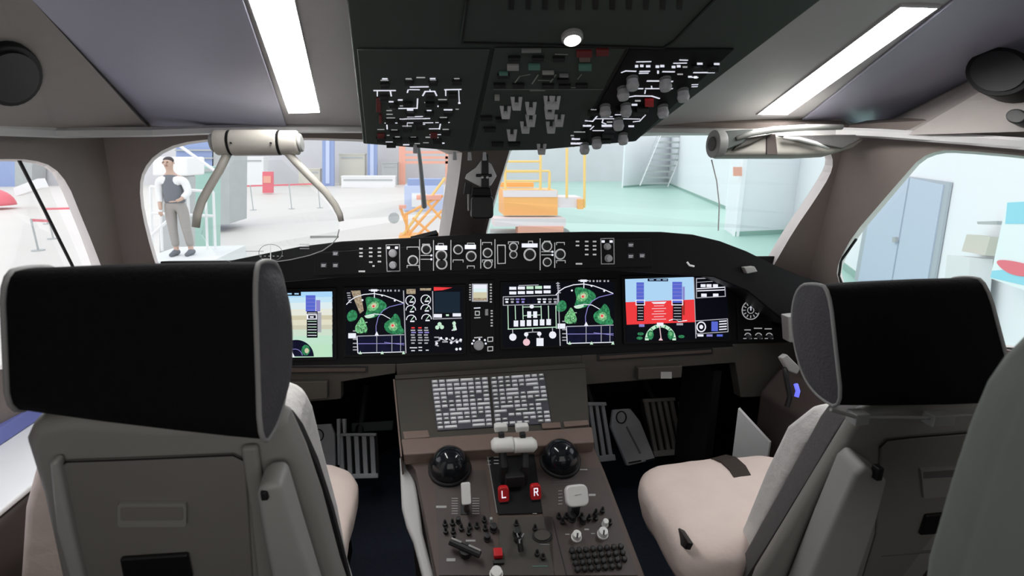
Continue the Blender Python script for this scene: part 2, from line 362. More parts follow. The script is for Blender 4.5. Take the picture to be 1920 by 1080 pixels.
# make the left strip reach back past the picture edge
uL = cuv(stripL); uL[0] = ext(uL[3], uL[0], uL[0][1] + .25); uL[1] = ext(uL[2], uL[1], uL[1][1] + .25)
uR = cuv(stripR)
loops = [outer, uL, uR]
tr = tessellate_polygon([[V3((a, b, 0)) for a, b in L] for L in loops]); flat = [q for L in loops for q in L]
mb.add([CP.p(a, b, 0) for a, b in flat], [list(t) for t in tr], 'ceiling_grey')
for L in (uL, uR):
    mb.add([CP.p(a, b, 0) for a, b in L] + [CP.p(a, b, -.02) for a, b in L], [[i, (i + 1) % 4, 4 + (i + 1) % 4, 4 + i] for i in range(4)], 'ceiling_grey')
mb.add([CP.p(a, b, -.03) for a, b in outer], [[0, 1, 2, 3]], 'ceiling_grey')
struct(mb, 'ceiling', norm=False)
for L, lb in ((uL, 'bright white ceiling light strip above the left seat'), (uR, 'bright white slanting ceiling light strip above the right seat')):
    c = CP.p(sum(q[0] for q in L) / 4, sum(q[1] for q in L) / 4, 0)
    t = thing('ceiling_light', lb, 'light', c, 'ceiling light strips')
    cx = sum(q[0] for q in L) / 4; cy = sum(q[1] for q in L) / 4
    b = MB(); big = [(cx + (q[0] - cx) * 1.0, cy + (q[1] - cy) * 1.0) for q in L]; b.plate(CP, big, -.016, -.008, 'strip_light'); b.build('diffuser', t)
    b = MB(); 
    for i in range(4):
        a, c2 = L[i], L[(i + 1) % 4]; e = .006
        o_ = lambda q: (cx + (q[0] - cx) * (1 + e / max(abs(q[0] - cx), .03) * .8), cy + (q[1] - cy) * (1 + e / max(abs(q[1] - cy), .03)))
        b.plate(CP, [a, c2, o_(c2), o_(a)], .0003, .004, 'ceiling_grey')
    b.build('frame', t)
# trays beside the strips, blue cast of the light put into their colour
mb = MB(); L = [QL1, QL2, CP.uv(520, 236), CP.uv(405, -10)]; L = [ext(QL2, QL1, uL[0][1]), (QL2[0] + .012, QL2[1] + .012), (CP.uv(537, 232)), ext(CP.uv(537, 232), CP.uv(455, -10), uL[0][1])]
mb.plate(CP, L, .001, .007, 'ceiling_tray'); struct(mb, 'trim_4', bevel=.002)
mb = MB(); L = [CP.uv(1486, 236), (QR2[0] - .01, QR2[1] + .005), ext(QR2, QR1, uL[0][1]), ext(CP.uv(1486, 236), CP.uv(1764, 14), uL[0][1])]
mb.plate(CP, L, .001, .007, 'ceiling_tray'); struct(mb, 'trim_5', bevel=.002)

# outboard upper linings from the ceiling edge down to the ledge
def upper(side, Q2, Q0, ledge_px, name, xw):
    mb = MB(); top = [CP.p(*Q2, 0), CP.p(Q2[0] + (Q0[0] - Q2[0]) * .33, Q2[1] + (Q0[1] - Q2[1]) * .33, 0), CP.p(Q2[0] + (Q0[0] - Q2[0]) * .66, Q2[1] + (Q0[1] - Q2[1]) * .66, 0), CP.p(*Q0, 0)]
    bot = ledge_px
    o = V3((side * .03, 0, .02))
    mb.loft([[top[i], bot[i], bot[i] + o, top[i] + o] for i in range(4)], 'lining_upper')
    return struct(mb, name)
LB = [at_y(280, 243, 1.40), SL.p(.10, 1.0, .03), SL.p(.42, 1.0, .03), V3((-1.16, -.6, 1.42))]
RB = [at_y(1640, 247, 1.28), SR.p(.12, 1.0, .03), SR.p(.42, 1.0, .03), V3((1.16, -.6, 1.42))]
UL = upper(-1, QL2, QL0, LB, 'wall_left_upper', -1.05)
UR = upper(1, QR2, QR0, RB, 'wall_right_upper', 1.05)
# ledges
def ledge(pts, name, r=.011, m='ledge_grey'):
    mb = MB(); mb.loft([[p + V3((0, 0, r)), p + V3((0, -r * 1.3, r * .3)), p + V3((0, -r * 1.3, -r * .8)), p + V3((0, r, -r)), p + V3((0, r * 2, r))] for p in pts], m); return struct(mb, name, smooth=False)
ledge([SL.p(1.0, 1.0, .03), SL.p(.42, 1.0, .035), SL.p(.2, 1.0, .035), at_y(0, 268, 1.19) if False else SL.p(.10, 1.0, .04), at_y(290, 247, 1.38), at_y(400, 243, 1.42), at_y(560, 241, 1.45), at_y(700, 241, 1.46), at_y(860, 243, 1.46)], 'trim_6')
ledge([at_y(1000, 243, 1.46), at_y(1190, 243, 1.44), at_y(1400, 245, 1.39), at_y(1560, 246, 1.30), at_y(1650, 250, 1.185), at_y(1740, 256, 1.08), at_y(1830, 262, .98), at_y(1920, 269, .89), at_y(2100, 282, .73), SR.p(1.0, 1.0, .03)], 'trim_7')
# header between ceiling edge and windscreen top
mb = MB(); A = [at_y(0, 262, 1.2) if False else CP.p(*QL2, 0), CP.p(-.4, 0, 0), CP.p(0, 0, 0), CP.p(.4, 0, 0), CP.p(*QR2, 0)]
B = [WL.p(1, 1.03, -.02), WL.p(.5, 1.03, -.02), WL.p(0, 1.03, -.02), WR.p(.5, 1.03, -.02), WR.p(1, 1.03, -.02)]
mb.loft([[A[i], B[i], B[i] + V3((0, .02, .03)), A[i] + V3((0, .02, .03))] for i in range(5)], 'lining_upper'); struct(mb, 'trim_8')

# floor, rear bulkhead, lower side walls, nose bulkhead
mb = MB(); mb.box((0, .9, -.03), (2.9, 3.8, .06), 'carpet'); struct(mb, 'floor')
mb = MB(); mb.box((0, -.85, 1.0), (2.9, .06, 2.1), 'lining_brown'); struct(mb, 'wall_rear')
mb = MB(); e_ = [WL.p(1, -.05), WL.p(.5, -.05), WL.p(0, -.05), WR.p(.5, -.05), WR.p(1, -.05)]; mb.loft([[q, q + V3((0, .35, -.25)), V3((q.x, q.y + .38, -.01)), V3((q.x, q.y + .43, -.01)), q + V3((0, .40, -.22)), q + V3((0, .04, 0))] for q in e_], 'dark_plastic'); struct(mb, 'wall_nose')
# side closings of the footwell
for s_, q in ((-1, WL.p(1, -.05)), (1, WR.p(1, -.05))):
    mb = MB(); L_ = [q, q + V3((0, .37, -.24)), V3((q.x, q.y + .40, 0)), V3((q.x, q.y - .06, 0))]; mb.prism(L_, [p + V3((s_ * .03, 0, 0)) for p in L_], 'dark_plastic'); struct(mb, 'wall_footwell_side')
for s_, nm, S in ((-1, 'wall_left_lower', SL), (1, 'wall_right_lower', SR)):
    mb = MB(); a = [S.p(0, -.05, 0), S.p(.5, -.05, 0), S.p(1, -.05, 0), V3((s_ * 1.29, -.85, .86))]
    pre = []
    a = pre + a; o = V3((s_ * .04, 0, 0))
    bx = [p.x + s_ * .0 if i == 0 else s_ * 1.34 for i, p in enumerate(a)]; mb.loft([[p, V3((bx[i], p.y, 0)), V3((bx[i], p.y, 0)) + o, p + o] for i, p in enumerate(a)], 'lining_brown'); struct(mb, nm)
# closing roof over everything behind the ceiling edge
mb = MB(); mb.box((0, .3, 2.1), (2.9, 2.4, .04), 'dark_plastic')
for s_ in (-1, 1): mb.box((s_ * 1.43, -.1, 1.6), (.04, 1.6, 1.0), 'dark_plastic')
struct(mb, 'roof')
# speakers in the upper lining
def plane_of(pts): a, b, c = pts; return Frame(a, b - a, c - a)
def speaker(px, py, rx, ry, fr, label, th=.010):
    c = fr.px(px, py, 0)
    if fr.N.dot(CAM - c) < 0: fr.N = -fr.N
    t = thing('speaker', label, 'speaker', c)
    b = MB(); b.ell(fr, px, py, rx, ry, -.02, th, 'dark_plastic', 28); b.build('rim', t, bevel=.003)
    b = MB(); b.ell(fr, px, py, rx * .82, ry * .82, th + .0002, th + .003, 'black', 28); b.build('grille', t)
T1 = CP.p(QL2[0] + (QL0[0] - QL2[0]) * .33, QL2[1] + (QL0[1] - QL2[1]) * .33, 0)
speaker(12, 134, 62, 58, plane_of([LB[1], LB[2], T1]), 'round dark grille set in the lining above the left side window')
T2 = CP.p(QR2[0] + (QR0[0] - QR2[0]) * .33, QR2[1] + (QR0[1] - QR2[1]) * .33, 0)
FRR = plane_of([RB[1], RB[2], T2])
speaker(1900, 148, 66, 46, FRR, 'large oval dark grille set in the lining above the right side window', .045)
c = FRR.px(1922, 226, 0)
b = MB(); b.ell(FRR, 1922, 226, 20, 14, -.02, .03, 'black', 18); tag(b.build('air_outlet', bevel=.003), 'small black round outlet below the right oval grille', 'vent')
# ================================================================== GLARESHIELD
GF = Frame((0, 1.40, 1.12), (1, 0, 0), (0, .09, 1))
t = thing('glareshield', 'long black curved glareshield hood under the windscreens carrying a lit autopilot panel', 'glareshield', (0, 1.6, 1.0))
top = [(330, 506), (415, 491), (490, 476), (560, 462), (640, 452), (760, 446), (900, 438), (1100, 434), (1240, 434), (1300, 439), (1350, 451), (1400, 470), (1455, 497), (1500, 516), (1545, 530), (1600, 560)]
bot = [(1600, 640), (1480, 610), (1400, 545), (1340, 520), (1160, 508), (900, 514), (640, 520), (520, 530), (420, 545), (330, 560)]
F_ = [GF.px(*q) for q in top + bot]; nb = len(top)
B_ = [p + V3((-p.x * .12, .56 - abs(p.x) * .42, -.13)) for p in F_[:nb]] + [p + V3((0, .30 - abs(p.x) * .12, -.03)) for p in F_[nb:]]
b = MB(); b.prism(F_, B_, 'dark_plastic'); b.build('hood', t, bevel=.004)
b = MB(); b.pxp(GF, [(590, 474), (700, 466), (900, 454), (1220, 447), (1222, 500), (900, 507), (700, 513), (590, 516)], .0005, .006, 'panel_black'); b.build('control_panel', t, bevel=.002)
W0, W1 = .0062, .0075
def c2(x, y): return (640 + x / 3.2, 430 + y / 3.2)
b = MB()
for x, ys in ((120, (115, 140, 160)), (178, (112, 137, 160, 195)), (230, (112, 135, 158, 192)), (1413, (72, 96)), (1468, (72, 98, 120, 150)), (1515, (72, 98, 120, 150))):
    for y in ys:
        p = c2(x, y); b.pxr(GF, p[0] - 3.2, p[1] - 1.4, p[0] + 3.2, p[1] + 1.4, W0, W1, 'lit_soft')
for x, y, w_ in ((125, 250, 6), (1422, 205, 6), (195, 218, 2)):
    p = c2(x, y); b.pxr(GF, p[0] - w_, p[1] - 1.5, p[0] + w_, p[1] + 1.5, W0, W1, 'lit_soft')
for x, a, c_ in ((470, 60, 245), (553, 65, 245), (657, 65, 240), (835, 60, 232), (920, 60, 230), (1190, 55, 242), (1277, 80, 228)):
    b.stroke(GF, [c2(x, a), c2(x, c_)], 1.5, W0, W1, 'lit_soft')
for x0, x1, y in ((478, 545, 155), (478, 545, 178), (1198, 1268, 133), (1198, 1268, 152)):
    b.stroke(GF, [c2(x0, y), c2(x1, y)], 1.4, W0, W1, 'lit_soft'); b.ell(GF, *c2(x1 - 5, y), 2, 2, W0, W1 + .001, 'lit_white', 8)
for x0, x1, y in ((395, 465, 105), (395, 465, 215), (488, 530, 88), (580, 612, 84), (755, 797, 82), (845, 900, 78), (755, 797, 218), (845, 905, 182), (670, 730, 182), (1000, 1060, 74), (1120, 1145, 70), (1215, 1250, 70), (1288, 1335, 78), (1288, 1340, 186), (935, 980, 93)):
    b.stroke(GF, [c2(x0, y), c2(x1, y)], 1.4, W0, W1, 'lit_soft'); 
    for xx in (x0, x1): b.stroke(GF, [c2(xx, y), c2(xx, y + 14)], 1.2, W0, W1, 'lit_soft')
for L in ([(270, 92), (350, 90), (352, 248), (276, 250)], [(1552, 55), (1630, 53), (1632, 205), (1556, 206)]):
    b.stroke(GF, [c2(*q) for q in L], 1.7, W0, W1, 'knob_grey', closed=True)
    x0 = L[0][0]
    for dx in (14, 62): b.pxr(GF, *c2(x0 + dx - 9, L[0][1] + 10), *c2(x0 + dx + 9, L[0][1] + 24), W0, W1, 'lit_white')
b.stroke(GF, [c2(935, 95), c2(982, 95), c2(982, 202), c2(937, 204)], 1.5, W0, W1, 'lit_soft', closed=True)
b.build('lit_markings', t)
for x0, x1, y0, y1 in ((565, 635, 96, 122), (740, 806, 92, 117), (1080, 1174, 84, 107)):
    b = MB(); b.pxr(GF, *c2(x0, y0), *c2(x1, y1), W0, .0085, 'lit_white'); b.build('readout_window', t)
def knob(fr, px, py, r, m, par, w0=.006, h=.014, nm='rotary_knob', ring=None, n=14, lbl=None):
    b = MB(); c = fr.px(px, py, w0); rr = fr.sc(px, py)[0] * r
    b.lathe(c, fr.N, [(rr * 1.0, 0), (rr, h * .25), (rr * .85, h * .3), (rr * .78, h), (rr * .5, h * 1.03)], m, n)
    o = b.build(nm, par)
    if ring:
        b = MB(); a_ = [fr.uv(px, py)]
        b.lathe(c - fr.N * .0002, fr.N, [(rr * 1.35, 0), (rr * 1.35, .0012), (rr * 1.12, .0012)], ring, 18); b.build('lit_ring', o)
    if lbl: o['label'] = lbl
    return o
for x, y, r in ((310, 142, 25), (311, 212, 23), (1590, 102, 20), (1597, 172, 22)): knob(GF, *c2(x, y), r / 3.2, 'knob_grey', t)
for x, y, r in ((430, 185, 24), (510, 118, 23), (600, 155, 26), (602, 205, 26), (700, 120, 22), (778, 160, 24), (876, 140, 22), (878, 208, 20), (1030, 105, 20), (1030, 150, 18), (1128, 150, 28), (1230, 100, 24), (1310, 148, 24), (1232, 195, 20)):
    knob(GF, *c2(x, y), r / 3.2, 'black', t, ring='lit_soft')
for px, py in ((630, 475), (630, 497), (608, 497), (1181, 459), (1181, 480), (1202, 479)):
    b = MB(); b.pxr(GF, px - 5.5, py - 4.5, px + 5.5, py + 4.5, .0005, .008, 'grey_key_dark'); o = b.build('push_button', t, bevel=.001)
    b = MB(); b.pxr(GF, px - 4, py - 1.8, px + 4, py - .4, .0082, .0088, 'lit_soft'); b.pxr(GF, px - 4, py + 1, px + 3, py + 2.2, .0082, .0088, 'lit_soft'); b.build('button_legend', o)
# little lamp under the right end of the hood
b = MB(); b.tube([GF.px(1287, 491, .004), GF.px(1291, 497, .006), GF.px(1300, 499, .004)], .003, 'lit_soft', 8); b.build('lamp_edge', t)
b = MB(); b.pxp(GF, [(1388, 500), (1408, 498), (1414, 508), (1394, 512)], .0, .02, 'grey_plastic'); b.build('lamp_head', t, bevel=.003)

# ================================================================== INSTRUMENT PANEL
IP = Frame((0, 1.50, .90), (1, 0, 0), (0, .17, 1))
t = thing('instrument_panel', 'wide black instrument panel behind the five lit screens', 'instrument panel', (0, 1.55, .7)); ipt = t
b = MB(); b.pxp(IP, [(300, 490), (1500, 480), (1540, 640), (1480, 655), (1385, 660), (1080, 672), (700, 684), (300, 700)], -.05, 0, 'panel_black'); b.build('face_board', t, bevel=.003)
b = MB(); b.pxp(IP, [(500, 686), (742, 682), (742, 700), (640, 716), (640, 748), (500, 760)], -.04, .002, 'panel_olive')
b.pxp(IP, [(742, 682), (1090, 666), (1100, 700), (745, 712)], -.04, .001, 'panel_olive')
b.pxp(IP, [(1090, 666), (1375, 650), (1380, 680), (1275, 688), (1270, 708), (1090, 722)], -.04, .002, 'panel_olive'); b.build('lower_apron', t, bevel=.003)
b = MB(); b.pxp(IP, [(1372, 645), (1500, 640), (1490, 690), (1470, 742), (1388, 745)], -.04, .004, 'panel_olive'); b.build('side_apron', t, bevel=.004)
for L in ([(520, 686), (690, 686), (690, 698), (520, 700)], [(1118, 664), (1335, 652), (1335, 663), (1120, 676)]):
    b = MB(); b.pxp(IP, L, .0025, .005, 'black'); o = b.build('tray_slot', t)
    (x0, y0), (x1, y1), (x2, y2), (x3, y3) = L
    b = MB(); b.pxp(IP, [(x0 + 3, y0 + 3), (x1 - 4, y1 + 3), (x2 - 4, y2 - 3), (x3 + 3, y3 - 3)], .0052, .010, 'panel_brown'); b.build('tray_front', o, bevel=.001)
for L, q in (([(520, 712), (618, 710), (618, 742), (520, 750)], (566, 736)), ([(1190, 686), (1272, 682), (1270, 704), (1190, 708)], (1241, 700))):
    b = MB(); b.pxp(IP, L, .002, .03, 'panel_olive'); o = b.build('handset_box', t, bevel=.003)
    b = MB(); b.pxr(IP, q[0] - 10, q[1] - 7, q[0] + 10, q[1] + 5, .030, .033, 'grey_plastic'); b.build('placard', o)
# right hand clock and source selector block
b = MB(); b.pxp(IP, [(1380, 556), (1452, 554), (1454, 638), (1382, 642)], .0, .006, 'panel_black'); o = b.build('gauge_block', t, bevel=.002)
b = MB(); b.ell(IP, 1404, 581, 18, 19, .006, .010, 'black', 24); b.arc(IP, 1404, 581, 16, 17, 0, 360, 1.6, .010, .011, 'lit_soft', 24)
for k in range(12): a = k * 30; b.stroke(IP, [(1404 + 10 * math.cos(R(a)), 581 - 10 * math.sin(R(a))), (1404 + 14 * math.cos(R(a)), 581 - 14 * math.sin(R(a)))], 1.5, .010, .011, 'lit_soft')
b.stroke(IP, [(1404, 581), (1404, 571)], 1.5, .011, .012, 'lit_white'); b.arc(IP, 1404, 581, 6, 6, 0, 360, 1.2, .010, .011, 'lit_soft', 12); b.build('round_gauge', o)
b = MB()
for x in (1400, 1420, 1440):
    b.arc(IP, x, 630, 6, 6, 20, 160, 1.4, .006, .007, 'lit_soft', 8); b.stroke(IP, [(x - 8, 634), (x - 3, 634)], 1.4, .006, .007, 'lit_soft'); b.stroke(IP, [(x + 3, 634), (x + 7, 634)], 1.4, .006, .007, 'lit_soft')
for x0, x1, y in ((1394, 1405, 618), (1412, 1426, 615), (1432, 1444, 616)): b.stroke(IP, [(x0, y), (x1, y)], 1.8, .006, .007, 'lit_soft')
b.build('legend_markings', o)
for x in (1400, 1420, 1440): knob(IP, x, 630, 4, 'grey_key_dark', o)

# ---- display units
S0, S1 = .0095, .0100
def unit(L, label, name='flight_display'):
    cx = sum(q[0] for q in L) / 4; cy = sum(q[1] for q in L) / 4
    t = thing(name, label, 'display screen', IP.px(cx, cy, 0), 'cockpit display screens')
    e = 5; xs = [q[0] for q in L]
    O = [(L[0][0] - e, L[0][1] - e), (L[1][0] + e, L[1][1] - e), (L[2][0] + e, L[2][1] + e), (L[3][0] - e, L[3][1] + e)]
    b = MB(); b.pxp(IP, O, .0005, .008, 'dark_plastic'); b.build('bezel', t, bevel=.0015)
    b = MB(); b.pxp(IP, L, .008, .0093, 'scr_black'); s = b.build('screen', t)
    return t, s
def c3(x, y): return (640 + x / 3.692, 510 + y / 3.692)
def blob(b, pts, T, m, z): b.pxp(IP, smoothloop([T(*q) for q in pts], 2), S0 + z, S1 + z, m)
def navmap(par, dx, dy, x1, tan=True):
    T = lambda x, y: c3(x + dx, y + dy); b = MB()
    blob(b, [(165, 175), (200, 168), (260, 180), (312, 212), (318, 250), (275, 278), (250, 305), (200, 320), (165, 300), (185, 250)], T, 'scr_green', 0)
    blob(b, [(195, 215), (245, 195), (268, 225), (245, 262), (205, 270), (180, 255)], T, 'scr_lgreen', .0003)
    blob(b, [(205, 222), (240, 208), (250, 238), (215, 252)], T, 'scr_beige', .0006)
    blob(b, [(217, 228), (232, 226), (234, 240), (220, 242)], T, 'scr_red', .0009)
    blob(b, [(42, 290), (75, 255), (112, 270), (115, 325), (60, 345), (44, 320)], T, 'scr_green', 0)
    blob(b, [(98, 372), (122, 340), (145, 300), (172, 350), (190, 405), (135, 425), (100, 412)], T, 'scr_lgreen', .0002)
    blob(b, [(300, 350), (350, 318), (375, 275), (410, 318), (412, 370), (438, 402), (430, 430), (330, 425), (298, 385)], T, 'scr_green', 0)
    blob(b, [(330, 355), (370, 335), (395, 365), (385, 400), (350, 405), (328, 385)], T, 'scr_lgreen', .0003)
    blob(b, [(342, 358), (365, 350), (378, 370), (362, 388), (342, 378)], T, 'scr_beige', .0006)
    blob(b, [(348, 361), (362, 358), (367, 371), (352, 376)], T, 'scr_red', .0009)
    blob(b, [(165, 300), (220, 285), (240, 300), (200, 318), (170, 315)], T, 'scr_pale_green', .0003)
    b.build('weather_returns', par)
    rnd = random.Random(3); b = MB()
    for k in range(26):
        x = rnd.uniform(105, 178); y = rnd.uniform(335, 415); p = T(x, y); b.pxr(IP, p[0], p[1], p[0] + 1.6, p[1] + 1.6, S0 + .0004, S1 + .0004, rnd.choice(['scr_pale_green', 'scr_navy', 'scr_green']))
    b.stroke(IP, [T(*q) for q in ((40, 222), (65, 195), (100, 172), (160, 153), (230, 147), (300, 160), (370, 185), (432, 212))], 1.6, S0 + .0012, S1 + .0012, 'scr_white')
    b.stroke(IP, [T(245, 440), T(243, 370), T(258, 310), T(290, 265), T(335, 238), T(385, 226), T(435, 214)], 1.3, S0 + .0012, S1 + .0012, 'scr_violet')
    b.stroke(IP, [T(165, 302), T(230, 287), T(290, 292), T(340, 320)], 1.3, S0 + .0012, S1 + .0012, 'scr_white')
    b.stroke(IP, [T(232, 120), T(232, 175)], 1.6, S0 + .0012, S1 + .0012, 'scr_white'); b.stroke(IP, [T(195, 124), T(262, 124)], 1.5, S0 + .0012, S1 + .0012, 'scr_white')
    b.pxr(IP, *T(208, 117), *T(252, 133), S0 + .0012, S1 + .0012, 'scr_white')
    for x in (150, 285, 372): p = T(x, 195 if x == 372 else (192 if x == 150 else 160)); b.ell(IP, p[0], p[1], 2, 2, S0 + .0012, S1 + .0012, 'scr_white', 6)
    for x in (275, 300, 325, 345, 375, 400): p = T(x, 128); b.pxr(IP, p[0] - 1.5, p[1] - 2, p[0] + 1.5, p[1] + 1.5, S0, S1, 'scr_grey')
    p = T(248, 425); b.pxp(IP, [(p[0], p[1] - 5), (p[0] + 4, p[1] + 3), (p[0] - 4, p[1] + 3)], S0 + .0014, S1 + .0014, 'scr_white')
    b.pxr(IP, *T(112, 432), *T(434, 552), S0, S1, 'scr_navy')
    b.stroke(IP, [T(112, 440), T(435, 430)], 1.6, S0 + .0005, S1 + .0005, 'scr_grey'); b.stroke(IP, [T(112, 440), T(118, 556), T(438, 548)], 1.5, S0 + .0005, S1 + .0005, 'scr_white')
    b.stroke(IP, [T(115, 492), T(436, 490)], 1.2, S0 + .0005, S1 + .0005, 'scr_violet'); b.stroke(IP, [T(300, 482), T(436, 500)], 1, S0 + .0005, S1 + .0005, 'scr_violet')
    for x in (248, 352, 412): b.stroke(IP, [T(x, 438), T(x, 548)], 1.2, S0 + .0005, S1 + .0005, 'scr_grey')
    for x in (135, 285, 432): p = T(x, 556); b.pxp(IP, [(p[0], p[1] - 4), (p[0] + 3, p[1] + 2), (p[0] - 3, p[1] + 2)], S0 + .001, S1 + .001, 'scr_pale_green')
    b.pxr(IP, *T(52, 420), *T(105, 455), S0, S1, 'scr_white')
    for y in (405, 462, 490, 515, 535):
        b.pxr(IP, *T(84, y - 4), *T(112, y + 3), S0, S1, 'scr_grey'); 
    for k in range(5): b.pxr(IP, *T(42 + k * 3, 140 + k * 16), *T(66 + k * 2, 147 + k * 16), S0, S1, 'scr_grey')
    b.build('chart_lines', par)
# left multi function display
t, s = unit([(649, 543), (868, 537), (869, 659), (650, 664)], 'screen left of centre with green weather map, engine gauges and red strip')
b = MB(); b.pxp(IP, [c3(70, 128), c3(135, 126), c3(158, 265), c3(132, 285), c3(98, 205)], S0, S1, 'scr_tan'); b.build('terrain_strip', s)
navmap(s, 0, 0, 0)
b = MB(); T = c3
b.stroke(IP, [T(432, 128), T(448, 556)], 2.0, S0, S1, 'scr_grey')
for cx, cy in ((480, 195), (585, 190), (482, 262), (585, 256), (485, 328), (590, 322)):
    x, y = T(cx, cy); b.arc(IP, x, y, 9, 9, 0 if cy > 200 else -60, 180 if cy > 200 else 240, 1.5, S0, S1, 'scr_white', 12); b.stroke(IP, [(x, y), (x + 5, y - 6)], 1.4, S0, S1, 'scr_pale_green'); b.pxr(IP, x - 2, y + 1.5, x + 6, y + 4, S0, S1, 'scr_white')
for cx in (497, 545, 588):
    for k, y in enumerate((383, 400, 415, 432, 450, 468, 488)):
        x_, y_ = T(cx, y); b.pxr(IP, x_ - 3.2 - (k % 2), y_ - 1.2, x_ + 3.2 + (k % 3), y_ + 1.2, S0, S1, 'scr_red' if k == 0 and cx < 560 else ('scr_violet' if k == 2 else 'scr_grey'))
for x0, x1, y in ((475, 525, 520), (535, 560, 517), (585, 605, 537), (485, 510, 540), (535, 560, 538)): b.pxr(IP, *T(x0, y - 3), *T(x1, y + 3), S0, S1, 'scr_white')
b.pxp(IP, [T(640, 102), T(768, 106), T(700, 124), T(640, 128)], S0, S1, 'scr_red'); b.pxr(IP, *T(545, 110), *T(622, 126), S0, S1, 'scr_tan'); b.pxr(IP, *T(452, 116), *T(515, 150), S0, S1, 'scr_tan')
b.pxr(IP, *T(645, 135), *T(820, 280), S0, S1, 'scr_dteal')
b.stroke(IP, [T(632, 132), T(636, 322), T(830, 316)], 1.8, S0, S1, 'scr_grey'); b.pxr(IP, *T(640, 288), *T(696, 312), S0, S1, 'scr_white'); b.pxr(IP, *T(770, 283), *T(827, 305), S0, S1, 'scr_white'); b.pxr(IP, *T(724, 290), *T(744, 302), S0, S1, 'scr_pale_green')
for x, y, r in ((680, 358, 4), (664, 380, 4), (696, 378, 4), (780, 352, 3.5), (782, 372, 3), (782, 392, 3)): b.ell(IP, *T(x, y), r, r, S0, S1, 'scr_pale_green', 8)
b.stroke(IP, [T(780, 340), T(795, 395), T(765, 400)], 1.8, S0, S1, 'scr_white')
for P_ in ([(645, 448), (675, 448), (680, 470), (650, 478)], [(650, 500), (672, 508)], [(700, 462), (735, 480), (700, 480)], [(745, 462), (775, 480), (800, 462)], [(810, 472), (830, 478)]): b.stroke(IP, [T(*q) for q in P_], 2.2, S0, S1, 'scr_grey')
for x, y in ((690, 455), (728, 458), (770, 455), (760, 485), (800, 480), (825, 466), (660, 490), (797, 530), (822, 528)): b.ell(IP, *T(x, y), 2.6, 2.6, S0, S1, 'scr_white', 8)
b.build('engine_gauges', s)
# right multi function display
t, s = unit([(942, 533), (1149, 527), (1151, 643), (942, 650)], 'screen right of centre with green weather map and white block diagram')
navmap(s, 1440, -66, 0)
b = MB()
for r_, y in ((0, 101), (1, 133)):
    for k in range(5): b.pxr(IP, *T(1160 + k * 59, y - k * 2), *T(1208 + k * 59, y + 20 - k * 2), S0, S1, 'scr_pale_green' if (r_ == 0 and k in (2, 3)) else 'scr_white')
b.stroke(IP, [T(1225, 92), T(1360, 88)], 1.5, S0, S1, 'scr_grey')
b.stroke(IP, [T(1118, 170), T(1492, 158), T(1492, 218), T(1118, 228)], 1.5, S0, S1, 'scr_grey', closed=True)
for k in range(10):
    x = 1130 + k * 37; m_ = ('scr_white', 'scr_grey', 'scr_violet', 'scr_violet', 'scr_navy', 'scr_navy', 'scr_white', 'scr_white', 'scr_grey', 'scr_grey')[k]
    b.pxr(IP, *T(x, 182), *T(x + 26, 190), S0, S1, m_); b.pxr(IP, *T(x + 4, 198), *T(x + 22, 212), S0, S1, m_)
for x in (1150, 1200, 1252, 1378, 1428, 1480): b.stroke(IP, [T(x, 232), T(x + 3, 388 if x in (1150, 1480) else 325)], 1.5, S0, S1, 'scr_pale_green')
b.stroke(IP, [T(1150, 392), T(1486, 378)], 1.6, S0, S1, 'scr_pale_green'); b.stroke(IP, [T(1255, 240), T(1375, 238)], 1.4, S0, S1, 'scr_pale_green'); b.stroke(IP, [T(1258, 300), T(1372, 294)], 1.2, S0, S1, 'scr_pale_green')
for k in range(6): b.pxr(IP, *T(1190 + k * 45, 333 - k * 2), *T(1221 + k * 45, 374 - k * 2), S0 + .0003, S1 + .0003, 'scr_white')
for x in (1283, 1324): b.pxr(IP, *T(x, 270), *T(x + 27, 314), S0 + .0003, S1 + .0003, 'scr_white')
b.ell(IP, *T(1314, 237), 4.2, 3.6, S0 + .0003, S1 + .0003, 'scr_white', 10)
for x, y, r, m_ in ((1184, 447, 6.8, 'scr_white'), (1458, 432, 6.8, 'scr_white'), (1278, 482, 6.6, 'scr_pink'), (1276, 428, 4, 'scr_white'), (1366, 424, 4, 'scr_white')): b.ell(IP, *T(x, y), r, r, S0 + .0003, S1 + .0003, m_, 12)
b.pxr(IP, *T(1347, 454), *T(1395, 508), S0, S1, 'scr_white')
for P_ in ([(1182, 395), (1184, 425)], [(1456, 380), (1458, 410)], [(1320, 390), (1320, 412), (1280, 416), (1278, 460)], [(1320, 412), (1366, 412), (1370, 455)]): b.stroke(IP, [T(*q) for q in P_], 1.6, S0, S1, 'scr_grey')
b.stroke(IP, [T(1494, 70), T(1510, 505)], 1.8, S0, S1, 'scr_grey')
b.build('system_diagram', s)
# left primary flight display
t, s = unit([(410, 549), (626, 544), (628, 669), (410, 674)], 'pale glowing flight screen half hidden behind the left headrest')
b = MB(); Y = [(546, 'scr_sky1'), (566, 'scr_sky2'), (588, 'scr_sky3'), (602, 'scr_beige'), (614, 'scr_sky2'), (622, 'scr_sky4'), (640, 'scr_sky5'), (668, None)]
Yb = [(546, (.40, .68, .95)), (556, (.55, .78, .92)), (566, (.72, .84, .86)), (578, (.78, .80, .70)), (590, (.62, .58, .42)), (598, (.74, .72, .56)), (608, (.62, .60, .46)), (616, (.60, .74, .60)), (628, (.52, .76, .60)), (644, (.50, .76, .55)), (668, None)]
for k in range(len(Yb) - 1):
    nm = 'scr_band_%d' % k; scr(nm, Yb[k][1]); b.pxp(IP, [(412, Yb[k][0] + 3), (624, Yb[k][0]), (624.5, Yb[k + 1][0]), (412, Yb[k + 1][0] + 3)], S0, S1, nm)
b.build('horizon_picture', s)
b = MB(); z = .0006
